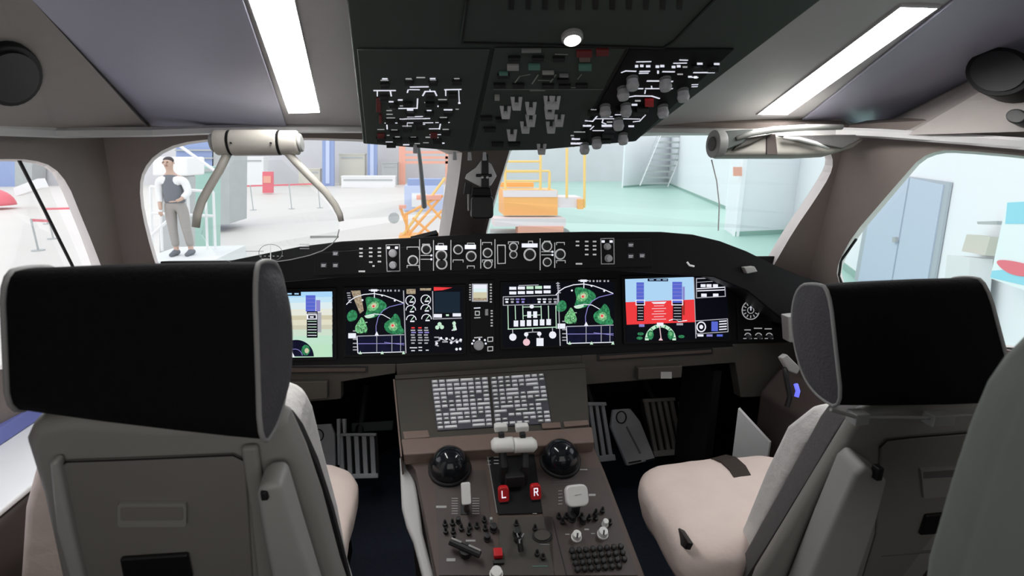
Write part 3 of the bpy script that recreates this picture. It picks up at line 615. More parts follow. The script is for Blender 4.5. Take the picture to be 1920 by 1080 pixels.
b.pxr(IP, 523, 546, 566, 554, S0 + z, S1 + z, 'scr_black'); 
for x in (532, 545, 558): b.pxr(IP, x - 4, 549, x + 4, 551.5, S0 + 2 * z, S1 + 2 * z, 'scr_sky1')
b.pxr(IP, 575, 553, 593, 583, S0 + z, S1 + z, 'scr_blue'); b.pxr(IP, 594, 562, 602, 583, S0 + z, S1 + z, 'scr_violet')
b.pxr(IP, 577, 583, 597, 632, S0 + z, S1 + z, 'scr_black'); b.pxr(IP, 597, 585, 604, 622, S0 + z, S1 + z, 'scr_grey')
for k in range(4): b.stroke(IP, [(577, 559 + k * 7), (592, 559 + k * 7)], .8, S0 + 2 * z, S1 + 2 * z, 'scr_violet')
for k in range(9): b.stroke(IP, [(579, 586 + k * 5.2), (595, 586 + k * 5.2)], 1.3, S0 + 2 * z, S1 + 2 * z, 'scr_pale_green' if k % 2 else 'scr_white')
b.pxr(IP, 577, 588, 596, 598, S0 + 3 * z, S1 + 3 * z, 'scr_white'); b.pxr(IP, 580, 590, 594, 596, S0 + 4 * z, S1 + 4 * z, 'scr_black'); b.pxr(IP, 583, 592, 590, 594.5, S0 + 5 * z, S1 + 5 * z, 'scr_white')
b.ell(IP, 557, 667, 33, 31, S0 + z, S1 + z, 'scr_navy', 22, 0, 180)
b.ell(IP, 575, 655, 8, 10, S0 + 2 * z, S1 + 2 * z, 'scr_green', 10); b.ell(IP, 577, 656, 4, 5, S0 + 3 * z, S1 + 3 * z, 'scr_beige', 8)
b.ell(IP, 536, 652, 6, 7, S0 + 2 * z, S1 + 2 * z, 'scr_green', 10)
b.stroke(IP, [(548, 642), (551, 668)], 1.2, S0 + 3 * z, S1 + 3 * z, 'scr_white'); b.arc(IP, 555, 667, 14, 14, 10, 170, 1, S0 + 3 * z, S1 + 3 * z, 'scr_violet'); b.pxp(IP, [(551, 660), (555, 668), (547, 668)], S0 + 4 * z, S1 + 4 * z, 'scr_white')
b.build('flight_symbols', s)
# right primary flight display
t, s = unit([(1169, 522), (1359, 518), (1364, 634), (1173, 640)], 'screen furthest right with light blue sky over solid red ground')
b = MB(); b.pxp(IP, [(1170, 523), (1297, 519), (1299, 561), (1171, 566)], S0, S1, 'scr_sky'); b.pxp(IP, [(1171, 566), (1299, 561), (1301, 603), (1173, 608)], S0, S1, 'scr_red'); b.build('horizon_picture', s)
b = MB(); z = .0005
for x0, x1, yt in ((1191, 1205, 529), (1258, 1276, 528)):
    b.pxr(IP, x0, yt, x1, 567, S0 + z, S1 + z, 'scr_blue'); b.pxr(IP, x0 + 1, 567, x1, 601, S0 + z, S1 + z, 'scr_black')
    for k in range(5): b.stroke(IP, [(x0 + 1, yt + 5 + k * 7), (x1 - 1, yt + 5 + k * 7)], .9, S0 + 2 * z, S1 + 2 * z, 'scr_violet')
    for k in range(6): b.stroke(IP, [(x0 + 3, 571 + k * 5.4), (x1 - 2, 571 + k * 5.4)], 1.4, S0 + 2 * z, S1 + 2 * z, 'scr_grey')
    b.stroke(IP, [(x0 - 1, 562), (x1 + 1, 562), (x1 + 1, 571), (x0 - 1, 571)], 1.5, S0 + 3 * z, S1 + 3 * z, 'scr_white', closed=True)
b.pxr(IP, 1277, 537, 1281, 562, S0 + z, S1 + z, 'scr_violet'); b.pxr(IP, 1277, 564, 1281, 590, S0 + z, S1 + z, 'scr_dred')
b.pxr(IP, 1212, 522, 1250, 527, S0 + z, S1 + z, 'scr_navy'); 
for x in (1219, 1232, 1244): b.pxr(IP, x - 4, 523.5, x + 4, 525, S0 + 2 * z, S1 + 2 * z, 'scr_sky')
b.pxp(IP, [(1219, 566), (1247, 565), (1243, 569), (1223, 569)], S0 + z, S1 + z, 'scr_white')
for k, wd in enumerate((9, 13, 9, 13, 9, 13)): b.stroke(IP, [(1233 - wd, 573 + k * 5), (1233 + wd, 572.5 + k * 5)], 1.2, S0 + z, S1 + z, 'scr_pink')
b.stroke(IP, [(1252, 600), (1262, 597), (1270, 602), (1285, 600)], 1.5, S0 + z, S1 + z, 'scr_white')
b.ell(IP, 1236, 637, 29, 30, S0 + .0001, S1 + .0001, 'scr_pale_green', 26, 0, 180); b.ell(IP, 1236, 637, 22, 24, S0 + z, S1 + z, 'scr_black', 26, 0, 180)
for x in (1217, 1255): b.ell(IP, x, 627, 6, 9, S0 + 2 * z, S1 + 2 * z, 'scr_green', 10); b.ell(IP, x, 625, 3, 4, S0 + 3 * z, S1 + 3 * z, 'scr_lgreen', 8)
for k in range(9): a = 10 + k * 20; b.stroke(IP, [(1236 + 22 * math.cos(R(a)), 637 - 24 * math.sin(R(a))), (1236 + 28 * math.cos(R(a)), 637 - 29 * math.sin(R(a)))], 1.6, S0 + 2 * z, S1 + 2 * z, 'scr_green')
b.stroke(IP, [(1234, 610), (1237, 636)], 1.4, S0 + 3 * z, S1 + 3 * z, 'scr_pink'); b.pxr(IP, 1229, 604, 1241, 610, S0 + 3 * z, S1 + 3 * z, 'scr_white'); b.pxp(IP, [(1236, 631), (1240, 637), (1232, 637)], S0 + 4 * z, S1 + 4 * z, 'scr_pink')
for x, y in ((1199, 625), (1197, 633), (1275, 630)): b.ell(IP, x, y, 6, 3, S0, S1, 'scr_green', 8)
b.pxr(IP, 1196, 607, 1206, 612, S0, S1, 'scr_violet'); b.pxr(IP, 1266, 605, 1278, 609, S0, S1, 'scr_grey')
b.build('flight_symbols', s)
b = MB(); b.stroke(IP, [(1298, 520), (1302, 633)], 1.4, S0, S1, 'scr_grey')
b.stroke(IP, [(1303, 522), (1355, 520), (1357, 555), (1303, 558)], 1.6, S0, S1, 'scr_grey', closed=True); b.stroke(IP, [(1303, 541), (1356, 538)], 1.6, S0, S1, 'scr_white'); b.stroke(IP, [(1304, 529), (1355, 526)], 1, S0, S1, 'scr_grey')
for x in (1311, 1322, 1334): b.pxr(IP, x, 532.5, x + 9, 538, S0, S1, 'scr_white')
for x in (1312, 1334): b.pxr(IP, x, 550, x + 10, 556, S0, S1, 'scr_white')
b.stroke(IP, [(1305, 545), (1355, 543)], 1.8, S0, S1, 'scr_white')
b.stroke(IP, [(1301, 601), (1361, 597), (1362, 621), (1303, 625)], 1.4, S0, S1, 'scr_grey', closed=True)
b.arc(IP, 1312, 612, 8, 9, 0, 360, 2, S0, S1, 'scr_white', 16); b.ell(IP, 1312, 612, 3.6, 4, S0, S1, 'scr_white', 10)
b.pxr(IP, 1331, 602, 1343, 620, S0, S1, 'scr_blue')
for k in range(4): b.stroke(IP, [(1346, 602 + k * 5), (1359, 601 + k * 5)], 2, S0, S1, 'scr_white')
for x0, m_ in ((1305, 'scr_white'), (1322, 'scr_violet'), (1341, 'scr_blue')): b.pxr(IP, x0, 626, x0 + 11, 630, S0, S1, m_)
b.build('data_boxes', s)
# standby display and selector column
t = thing('standby_display', 'tiny square standby screen with buttons and knob between the two centre screens', 'display screen', IP.px(905, 600))
b = MB(); b.pxp(IP, [(881, 525), (926, 524), (928, 658), (882, 660)], .0005, .007, 'panel_black'); b.build('mount_plate', t, bevel=.001)
b = MB(); b.pxr(IP, *T(903, 80), *T(1012, 203), .007, .0095, 'scr_grey'); s = b.build('screen', t)
b = MB(); b.pxr(IP, *T(912, 86), *T(1005, 112), S0 + .0002, S1 + .0002, 'scr_white'); b.pxr(IP, *T(912, 112), *T(1005, 138), S0 + .0002, S1 + .0002, 'scr_sky2'); b.pxr(IP, *T(912, 138), *T(1005, 178), S0 + .0002, S1 + .0002, 'scr_beige'); b.pxr(IP, *T(912, 178), *T(1005, 196), S0 + .0002, S1 + .0002, 'scr_tan'); b.build('horizon_picture', s)
b = MB()
for k in range(7): b.pxr(IP, *T(1026, 80 + k * 20), *T(1040, 90 + k * 20), .007, .009, 'lit_soft'); b.pxr(IP, *T(884, 84 + k * 17), *T(896, 92 + k * 17), .007, .009, 'lit_soft')
b.stroke(IP, [T(918, 248), T(960, 246)], 1.8, .007, .009, 'lit_white'); b.stroke(IP, [T(926, 270), T(954, 270), T(954, 296), T(926, 296)], 1.8, .007, .009, 'lit_soft', closed=True); b.stroke(IP, [T(920, 315), T(960, 313)], 1.8, .007, .009, 'lit_soft')
b.pxr(IP, *T(993, 255), *T(1015, 298), .007, .009, 'knob_grey')
for y in (262, 280, 300, 325, 345, 365): b.pxr(IP, *T(1032, y), *T(1046, y + 9), .007, .009, 'lit_soft')
b.stroke(IP, [T(920, 452), T(972, 448)], 2, .007, .009, 'lit_soft')
for x, y in ((905, 492), (915, 472), (992, 468), (998, 492), (955, 462)): b.ell(IP, *T(x, y), 2, 2, .007, .009, 'lit_white', 6)
for y in (450, 515): b.stroke(IP, [T(1012, y), T(1046, y - 2), T(1046, y + 26), T(1012, y + 28)], 1.5, .007, .009, 'lit_soft', closed=True)
b.build('legend_markings', t)
knob(IP, *T(950, 504), 9.5, 'knob_grey', t, w0=.007)
# ================================================================== CENTRE PEDESTAL
PP = Frame((0, 1.17, .655), (1, 0, 0), (0, .942, .334))
KP = Frame((0, 1.18, .68), (1, 0, 0), (0, .97, .24))
t = thing('control_pedestal', 'brown centre pedestal between the seats covered with knobs, levers and switches', 'pedestal', (.02, 1.2, 0)); ped = t
L = [(757, 852), (1112, 832), (1135, 885), (1212, 1085), (1300, 1300), (862, 1300), (818, 1085), (790, 940), (778, 880)]
uvL = [PP.uv(*q) for q in L]
b = MB(); A = [PP.p(u, v, 0) for u, v in uvL]; b.prism(A, [V3((p.x * .92 + .0, p.y, 0)) for p in A], 'panel_brown', 'side_console'); b.build('body', t, bevel=.004)
# step lip
b = MB(); b.pxp(KP, [(752, 826), (1110, 803), (1114, 832), (757, 856)], -.03, .006, 'panel_tan'); b.build('front_lip', t, bevel=.004)
b = MB(); b.pxp(KP, [(740, 712), (1098, 688), (1106, 802), (752, 825)], -.30, .0, 'panel_olive'); b.build('keyboard_shelf', t, bevel=.003)
b = MB(); b.pxp(KP, [(741, 705), (1096, 682), (1098, 690), (741, 712)], -.3, .003, 'panel_olive'); b.build('shelf_back', t)
b = MB(); b.pxp(KP, [(737, 712), (740, 712), (754, 856), (751, 858)], -.25, .002, 'panel_tan'); b.build('edge_trim', t)
for L in ([(755, 812), (803, 809), (806, 822), (758, 826)], [(1056, 793), (1102, 790), (1104, 799), (1058, 803)], [(1015, 796), (1050, 794), (1052, 804), (1017, 806)]):
    b = MB(); b.pxp(KP, L, .0, .006, 'panel_tan'); b.build('latch_cover', t, bevel=.002)
# keyboards
def keyboard(x0t, x1t, x0b, x1b, yt0, yt1, yb0, yb1, label):
    t = thing('keyboard', label, 'keyboard', KP.px((x0t + x1b) / 2, 760), 'pedestal keyboards')
    b = MB(); Lq = [(x0t, yt0), (x1t, yt1), (x1b, yb1), (x0b, yb0)]; b.pxp(KP, Lq, .0005, .004, 'grey_key_dark'); b.build('keyboard_base', t, bevel=.001)
    NR, NC = 12, 8
    def q(s_, r_): 
        xt = x0t + (x1t - x0t) * s_; yt = yt0 + (yt1 - yt0) * s_; xb = x0b + (x1b - x0b) * s_; yb = yb0 + (yb1 - yb0) * s_
        return (xt + (xb - xt) * r_, yt + (yb - yt) * r_)
    rnd = random.Random(int(x0t)); b2 = MB()
    for r_ in range(NR):
        c = 0
        while c < NC:
            span = 1 if rnd.random() < .8 else 2
            span = min(span, NC - c)
            if rnd.random() > .06:
                a, d = (c + .10) / NC, (c + span - .10) / NC; e, f = (r_ + .22) / NR, (r_ + .80) / NR
                b = MB(); b.pxp(KP, [q(a, e), q(d, e), q(d, f), q(a, f)], .004, .0075, rnd.choice(['knob_grey', 'grey_key', 'knob_grey'])); b.build('key', t)
                m_ = (a + d) / 2; b2.pxp(KP, [q(a + .02, e + .01), q(d - .02, e + .01), q(d - .02, e + .03), q(a + .02, e + .03)], .0076, .0080, 'lit_soft')
            c += span
    b2.build('key_legends', t)
keyboard(808, 915, 820, 924, 715, 709, 809, 802, 'left half of the two backlit pedestal keyboards')
keyboard(919, 1020, 928, 1034, 709, 702, 802, 795, 'right half of the two backlit pedestal keyboards')
# palm rests
for px, py, lb in ((843, 880, 'black domed palm rest left of the white thrust levers'), (1050, 866, 'black domed palm rest right of the white thrust levers')):
    c = PP.px(px, py, .0)
    t = thing('palm_rest', lb, 'cursor control', c, 'domed palm rests')
    b = MB(); b.lathe(c, PP.N, [(.052, .0005), (.052, .010), (.046, .012)], 'black', 28); b.build('base_ring', t, smooth=True)
    b = MB(); k = V3((0, .02, 1)).normalized(); b.dome(c + PP.N * .010, .048, 'black_gloss', up=PP.N, squash=1.15, n=32, k=12); b.build('dome', t, smooth=True)
def c6(x, y): return (740 + x / 3.6, 780 + y / 3.6)
# quadrant plates on pedestal
t = ped
b = MB(); b.pxp(PP, [c6(620, 190), c6(930, 180), c6(1000, 660), c6(700, 670)], .0, .004, 'panel_black'); b.build('throttle_quadrant', t, bevel=.002)
b = MB(); b.pxp(PP, [c6(265, 380), c6(615, 370), c6(690, 1078), c6(300, 1078)], .0, .002, 'side_console'); b.build('left_panel', t)
b = MB(); b.pxp(PP, [c6(940, 360), c6(1390, 350), c6(1640, 1078), c6(1080, 1078)], .0, .002, 'side_console'); b.build('right_panel', t)
b = MB(); b.pxp(PP, [c6(700, 690), c6(1060, 680), c6(1075, 1078), c6(715, 1078)], .0, .002, 'panel_olive'); b.build('middle_panel', t)
# engraved scales
b = MB()
for k in range(7):
    y = 560 + k * 17
    for x0, x1 in ((385, 425), (525, 570)): b.stroke(PP, [c6(x0, y), c6(x1, y)], 1.3, .002, .0026, 'grey_plastic')
for k in range(5): b.stroke(PP, [c6(620 + k * 2, 235 + k * 25), c6(640 + k * 2, 235 + k * 25)], 1.2, .004, .0046, 'grey_plastic'); b.stroke(PP, [c6(670, 240 + k * 22), c6(700, 240 + k * 22)], 1.6, .004, .0046, 'grey_plastic')
for k in range(5): b.stroke(PP, [c6(1105, 510 + k * 22), c6(1130, 508 + k * 22)], 1.2, .002, .0026, 'grey_plastic')
for x0, y0, x1, y1 in ((280, 610, 350, 625), (1310, 530, 1355, 545), (1280, 765, 1310, 775), (350, 965, 410, 985), (930, 655, 960, 665), (1150, 800, 1180, 806), (1325, 795, 1350, 800), (480, 840, 545, 852), (1250, 362, 1300, 370)): b.pxr(PP, *c6(x0, y0), *c6(x1, y1), .002, .0028, 'grey_plastic')
for k in range(6): b.stroke(PP, [c6(300, 400 + k * 18), c6(500, 395 + k * 18)], 1, .002, .0026, 'grey_key_dark'); b.stroke(PP, [c6(1060, 380 + k * 18), c6(1230, 374 + k * 18)], 1, .002, .0026, 'grey_key_dark')
b.stroke(PP, [c6(612, 190), c6(690, 660)], 1.6, .003, .0045, 'grey_key'); b.stroke(PP, [c6(1062, 690), c6(1160, 1078)], 1.4, .002, .003, 'black')
b.stroke(PP, [c6(980, 870), c6(1045, 872)], 1.2, .002, .003, 'grey_key'); b.stroke(PP, [c6(930, 1020), c6(1030, 1018)], 1.2, .002, .003, 'teal')
b.build('legend_markings', t)
# thrust levers
for k, (x0, x1) in enumerate(((921, 962), (963, 1006))):
    t = thing('thrust_lever', ('left' if k == 0 else 'right') + ' one of the paired white thrust lever grips in the quadrant', 'lever', PP.px(945 + 35 * k, 880), 'thrust levers')
    HP = Frame(PP.px(962, 872) + PP.N * .085, (1, 0, 0), (0, .3, 1))
    xa, ya = HP.px(x0, 835), HP.px(x1, 833)
    b = MB(); ring = []
    for i in range(7):
        s_ = i / 6; e = (.55, 1, 1, 1, 1, 1, 1)[i] if k == 0 else (1, 1, 1, 1, 1, 1, .55)[i]
        c = xa.lerp(ya, s_); ring.append([c + V3((0, math.cos(2 * math.pi * q / 14) * .021 * e, math.sin(2 * math.pi * q / 14) * .017 * e)) for q in range(14)])
    b.loft(ring, 'white_plastic'); b.build('grip', t, smooth=True)
    m_ = xa.lerp(ya, .5); base = PP.px(945 + 36 * k, 905, .004)
    b = MB(); b.tube([m_ - V3((0, 0, .01)), m_.lerp(base, .5) + V3((0, -.012, .0)), base], [.009, .010, .012], 'black', 8); b.build('lever_arm', t)
    b = MB(); c = HP.px(940 + 40 * k, 806); b.box(c + V3((0, .012, 0)), (.032, .02, .016), 'white_plastic'); b.box(c + V3((0, .0, -.016)), (.014, .016, .02), 'black'); b.build('reverse_tab', t, bevel=.003)
# fuel switches with letters
for k, (x, y, ch) in enumerate(((735, 575, 'L'), (950, 560, 'R'))):
    px, py = c6(x, y); c = PP.px(px, py, .004)
    t = thing('fuel_switch', 'red engine master switch lettered ' + ch + ' below the thrust levers', 'switch', c, 'red engine switches')
    b = MB(); fr2 = Frame(c, (1, 0, 0), PP.V * .55 + PP.N * .83)
    b.plate(fr2, rrect(-.0125, -.004, .0125, .034, .008), -.007, .009, 'red_plastic'); b.build('switch_handle', t, bevel=.003)
    b = MB(); b.box(c - PP.N * .001, (.02, .02, .006), 'black'); b.build('stem', t)
    b = MB(); w0, w1 = .0088, .0100
    def st(u0, v0, u1, v1, h=.0011):
        d = math.hypot(u1 - u0, v1 - v0); nx, ny = -(v1 - v0) / d * h, (u1 - u0) / d * h
        b.plate(fr2, [(u0 + nx, v0 + ny), (u1 + nx, v1 + ny), (u1 - nx, v1 - ny), (u0 - nx, v0 - ny)], w0, w1, 'lit_white')
    if ch == 'L': st(-.004, .026, -.004, .010); st(-.005, .010, .005, .010)
    else: st(-.004, .026, -.004, .009); st(-.005, .026, .004, .026); st(.004, .026, .004, .018); st(-.004, .018, .004, .018); st(0, .018, .005, .009)
    b.build('letter', t)
# speed brake and flap levers
c = PP.px(*c6(483, 640), .002); t = thing('speed_brake_lever', 'narrow white upright lever on the left of the pedestal', 'lever', c)
b = MB(); b.pxr(PP, *c6(445, 560), *c6(505, 670), .002, .004, 'black'); b.build('slot', t)
b = MB(); b.tube([c, c + PP.N * .045], .006, 'side_console', 8); b.build('shaft', t)
fr2 = Frame(c + PP.N * .045, (1, 0, 0), (0, .5, .85)); b = MB(); b.plate(fr2, rrect(-.0105, -.012, .0105, .034, .004), -.009, .009, 'white_plastic'); b.build('grip', t, bevel=.002)
c = PP.px(*c6(1215, 660), .002); t = thing('flap_lever', 'broad white rounded flap lever on the right of the pedestal', 'lever', c)
b = MB(); b.pxr(PP, *c6(1170, 560), *c6(1250, 690), .002, .004, 'black'); b.build('slot', t)
b = MB(); b.tube([c, c + PP.N * .045], .010, 'black', 8); b.build('shaft', t)
fr2 = Frame(c + PP.N * .052, (1, 0, 0), (0, .55, .83)); b = MB(); b.plate(fr2, rrect(-.027, -.014, .024, .032, .013), -.011, .011, 'white_plastic'); b.build('grip', t, bevel=.004)
b = MB(); b.plate(fr2, [(-.008, .010), (.008, .011), (.008, .0125), (-.008, .0115)], .0112, .0118, 'grey_plastic'); b.build('grip_text', t)
# knobs, buttons
t = ped
for x, y, r, m_ in ((1225, 825, 10, 'white_plastic'), (1402, 805, 10.5, 'white_plastic'), (1418, 738, 6.5, 'white_plastic'), (825, 800, 9, 'black'), (685, 1075, 13, 'white_plastic'), (650, 722, 3.5, 'grey_plastic'), (668, 770, 8, 'black'), (430, 720, 5, 'black'), (1195, 700, 8, 'black'), (625, 835, 7, 'black'), (1270, 720, 6, 'black')):
    knob(PP, *c6(x, y), r, m_, t, w0=.002, h=.016)
for x, y in ((1225, 825), (1402, 805)):
    b = MB(); b.stroke(PP, [c6(x, y + 28), c6(x + 3, y)], 3, .0185, .0195, 'black'); b.build('pointer', t)
b = MB(); p = c6(995, 815); b.ell(PP, p[0], p[1], 19, 13, .002, .004, 'black', 24); b.ell(PP, p[0], p[1], 15, 10, .004, .0075, 'panel_olive', 24); b.build('round_dial', t)
for x, y in ((340, 740), (390, 735), (345, 790), (395, 790), (450, 770), (505, 760), (555, 755), (500, 800), (605, 715), (610, 770), (1105, 690), (1130, 725), (1155, 690), (1260, 690), (1310, 700), (1355, 665), (1355, 700), (1400, 650), (1450, 730), (820, 740), (945, 770), (400, 845), (960, 940), (1000, 965)):
    b = MB(); p = c6(x, y); b.tube([PP.px(*p, .002), PP.px(*p, .010)], .0055, 'black', 8); b.tube([PP.px(*p, .010), PP.px(*p, .018) + V3((0, .003, 0))], .0028, 'black', 6); b.build('toggle_switch', t)
for r_ in range(4):
    for k in range(8 if r_ < 3 else 7):
        p = c6(1195 + k * 47 + r_ * 12, 918 + r_ * 42 - k * 4); b = MB(); b.lathe(PP.px(*p, .002), PP.N, [(.0062, 0), (.0062, .006), (.004, .008)], 'black', 8); b.build('push_button', t)
b = MB(); p = c6(695, 945); b.pxp(PP, [c6(662, 915), c6(722, 912), c6(730, 968), c6(668, 972)], .002, .016, 'red_plastic'); o = b.build('guarded_button', t, bevel=.002); o['label'] = 'red guarded button'
b = MB(); b.pxp(PP, [c6(662, 985), c6(735, 982), c6(738, 1005), c6(666, 1008)], .002, .008, 'black'); b.build('button_frame', t)
b = MB(); b.tube([PP.px(*c6(375, 885), .022), PP.px(*c6(575, 975), .022)], .007, 'black', 8); b.tube([PP.px(*c6(480, 930), .002), PP.px(*c6(480, 930), .02)], .014, 'black', 10); b.tube([PP.px(*c6(385, 878), .030), PP.px(*c6(450, 905), .030)], .0022, 'grey_plastic', 6); b.tube([PP.px(*c6(500, 925), .030), PP.px(*c6(578, 960), .030)], .0022, 'grey_plastic', 6); b.build('trim_handle', t)
b = MB(); b.tube([PP.px(*c6(820, 840), .002), PP.px(*c6(838, 880), .03), PP.px(*c6(850, 930), .01)], .006, 'black', 8); b.build('gear_handle', t)
b = MB()
for a, c_ in (((820, 848), (835, 890)), ((865, 848), (840, 890)), ((835, 890), (838, 912))): b.stroke(PP, [c6(*a), c6(*c_)], 2.2, .03, .032, 'grey_key')
b.build('handle_crest', t)
b = MB(); b.tube([PP.px(*c6(735, 380), .004), PP.px(*c6(735, 380), .02)], .008, 'grey_key_dark', 8); b.tube([PP.px(*c6(860, 375), .004), PP.px(*c6(860, 375), .02)], .008, 'grey_key_dark', 8); b.box(PP.px(*c6(800, 440), .02), (.045, .05, .03), 'black'); b.build('lever_block', t, bevel=.004)
# pale side trim of the pedestal
b = MB(); L1 = [(749, 854), (773, 880), (782, 920), (788, 960), (793, 1000), (817, 1092), (795, 1092), (775, 1015), (762, 985), (753, 950)]
fr2 = Frame(at_z(760, 900, .60), (1, .12, 0), (0, .93, .36)); b.pxp(fr2, L1, -.02, .004, 'ledge_grey'); tag(b.build('knee_panel', bevel=.008, bseg=3), 'pale grey glossy trim strip along the left edge of the pedestal', 'trim panel')

# ================================================================== RUDDER PEDALS
def slats(name, label, fr, L, n, m, grp='rudder pedals'):
    cx = sum(q[0] for q in L) / 4; cy = sum(q[1] for q in L) / 4
    t = thing(name, label, 'pedal', fr.px(cx, cy), grp)
    def q(a, b_): 
        x = (L[0][0] * (1 - a) + L[1][0] * a) * (1 - b_) + (L[3][0] * (1 - a) + L[2][0] * a) * b_; y = (L[0][1] * (1 - a) + L[1][1] * a) * (1 - b_) + (L[3][1] * (1 - a) + L[2][1] * a) * b_; return (x, y)
    b = MB(); b.pxp(fr, [q(0, .9), q(1, .9), q(1, 1), q(0, 1)], 0, .02, m); b.build('crossbar', t, bevel=.002); b = MB(); b.pxp(fr, [q(0, 0), q(1, 0), q(1, .06), q(0, .06)], 0, .02, m); b.build('crossbar', t, bevel=.002)
    b = MB(); b.pxp(fr, [q(0, 0), q(1, 0), q(1, 1), q(0, 1)], -.03, -.022, 'black'); b.build('backing', t)
    for k in range(n):
        a = (k + .15) / n; c = (k + .72) / n
        b = MB(); b.pxp(fr, [q(a, .03), q(c, .03), q(c, .93), q(a, .93)], -.004, .016, m); b.build('tread_bar', t, bevel=.002)
    b = MB(); b.tube([fr.px(*q(.5, .15), -.022), fr.px(*q(.5, .15), -.022) + V3((0, .25, .10))], .018, 'black', 8); b.build('pedal_arm', t)
RP = Frame((0, 1.78, .25), (1, 0, 0), (0, .45, .9))
slats('rudder_pedal', 'grey ribbed pedal in the footwell just left of the pedestal', RP, [(633, 812), (706, 812), (710, 895), (637, 897)], 5, 'pedal_metal')
slats('rudder_pedal', 'narrow grey ribbed pedal beside the pedestal, right footwell', RP, [(1100, 754), (1134, 754), (1152, 862), (1115, 866)], 3, 'pedal_metal')
slats('rudder_pedal', 'dark ribbed pedal at the right of the right footwell', RP, [(1204, 748), (1262, 745), (1285, 850), (1224, 856)], 5, 'pedal_dark')
t = thing('foot_plate', 'smooth light grey tapering plate between the two right footwell pedals', 'pedal', RP.px(1180, 820))
b = MB(); b.pxp(RP, [(1146, 768), (1178, 766), (1196, 790), (1224, 860), (1172, 872), (1142, 800)], .0, .03, 'pedal_metal'); b.build('plate', t, bevel=.004)
b = MB(); b.arc(RP, 1160, 782, 9, 11, 0, 360, 2, .03, .034, 'black', 18); b.build('ring_socket', t)
b = MB(); b.stroke(RP, [(1170, 800), (1195, 848)], 3, .03, .033, 'grey_key'); b.stroke(RP, [(1174, 866), (1196, 862)], 2, .03, .034, 'black'); b.stroke(RP, [(1206, 862), (1222, 858)], 2, .03, .034, 'black'); b.build('groove', t)
t = thing('foot_plate', 'light grey plate with a round socket seen right of the left backrest', 'pedal', RP.px(612, 830))
b = MB(); b.pxp(RP, [(592, 796), (622, 794), (630, 812), (632, 872), (600, 874)], .0, .03, 'pedal_metal'); b.build('plate', t, bevel=.004)
b = MB(); b.arc(RP, 600, 815, 10, 11, 0, 360, 2, .03, .034, 'black', 18); b.build('ring_socket', t)
b = MB(); b.pxp(RP, [(634, 785), (640, 785), (640, 870), (636, 870)], .0, .03, 'pedal_metal'); b.pxp(RP, [(644, 785), (650, 785), (650, 812), (646, 812)], .0, .03, 'pedal_metal'); tag(b.build('guide_rail', bevel=.001), 'thin grey upright rails behind the left ribbed pedal', 'rail')
b = MB(); b.pxp(RP, [(655, 795), (735, 790), (733, 808), (655, 812)], -.09, -.05, 'panel_green'); tag(b.build('crossbeam', bevel=.002), 'dim dark beam above the left ribbed pedal', 'beam')
b = MB(); b.pxp(RP, [(1282, 753), (1318, 752), (1320, 770), (1284, 772)], -.06, -.03, 'grey_key'); tag(b.build('junction_box', bevel=.002), 'small dim grey box beyond the right footwell pedals', 'box')

# ================================================================== OVERHEAD PANEL
OP = Frame((0, 1.30, 1.412), (1, 0, 0), (0, -1, .478)); OP.N = V3((0, -.478, -1)).normalized()
t = thing('overhead_panel', 'large sloping black overhead panel crowded with switches and lit lines', 'overhead panel', (0, 1.0, 1.6)); ov = t
fl_, fr_ = OP.uv(681, 270), OP.uv(1190, 266); bl, br = OP.uv(650, 0), OP.uv(1540, 0)
VE = 1.15
bl2 = ext(fl_, bl, VE); br2 = ext(fr_, br, VE)
mid = OP.uv(865, 284); mid2 = OP.uv(1010, 282)
b = MB(); b.plate(OP, [fl_, mid, mid2, fr_, br2, bl2], -.055, 0, 'panel_green'); b.build('housing', t, bevel=.003)
c7 = lambda x, y: (640 + x / 2.5263, y / 2.5263)
# sections
for L, m_ in (([c7(75, 228), c7(705, 228), c7(600, 705), c7(118, 672)], 'panel_green'), ([c7(725, 222), c7(1345, 222), c7(1090, 690), c7(625, 704)], 'panel_green'), ([c7(1365, 226), c7(1860, 226), c7(1395, 662), c7(1110, 686)], 'panel_black')):
    b = MB(); b.pxp(OP, L, .0003, .004, m_); b.build('section_panel', t, bevel=.0015)
b = MB(); b.pxp(OP, [(880, -40), (862, 72), (1245, 84), (1300, 40), (1380, -40)], .0003, .005, 'panel_green'); b.build('vent_panel', t, bevel=.002)
b = MB(); b.stroke(OP, [(880, -30), (866, 74), (1243, 84), (1262, 72), (1350, -20)], 5, .005, .008, 'black'); b.build('vent_panel_seam', t)
for k in range(11): b = MB(); x = 958 + k * 31.5; b.pxp(OP, [(x - 5, -14), (x + 7, -14), (x + 5, 13), (x - 5, 12)], .005, .0062, 'black'); b.build('vent_slot', t)
# spot lamp
c = OP.px(1072, 62, .005); b = MB(); b.lathe(c, OP.N, [(.0190, 0), (.0190, .006), (.0150, .010)], 'grey_plastic', 24); o = b.build('spot_lamp', t); b = MB(); b.lathe(c + OP.N * .0102, OP.N, [(.0145, 0), (.0120, .002)], 'lamp_lens', 24); b.build('lamp_lens', o)
# seams
b = MB(); b.stroke(OP, [c7(715, 222), c7(610, 700)], 2.5, .004, .0048, 'black'); b.stroke(OP, [c7(1355, 224), c7(1100, 688)], 2.5, .004, .0048, 'black'); b.stroke(OP, [c7(720, 415), c7(1240, 415)], 1.2, .004, .0048, 'grey_key'); b.build('panel_seam', t)
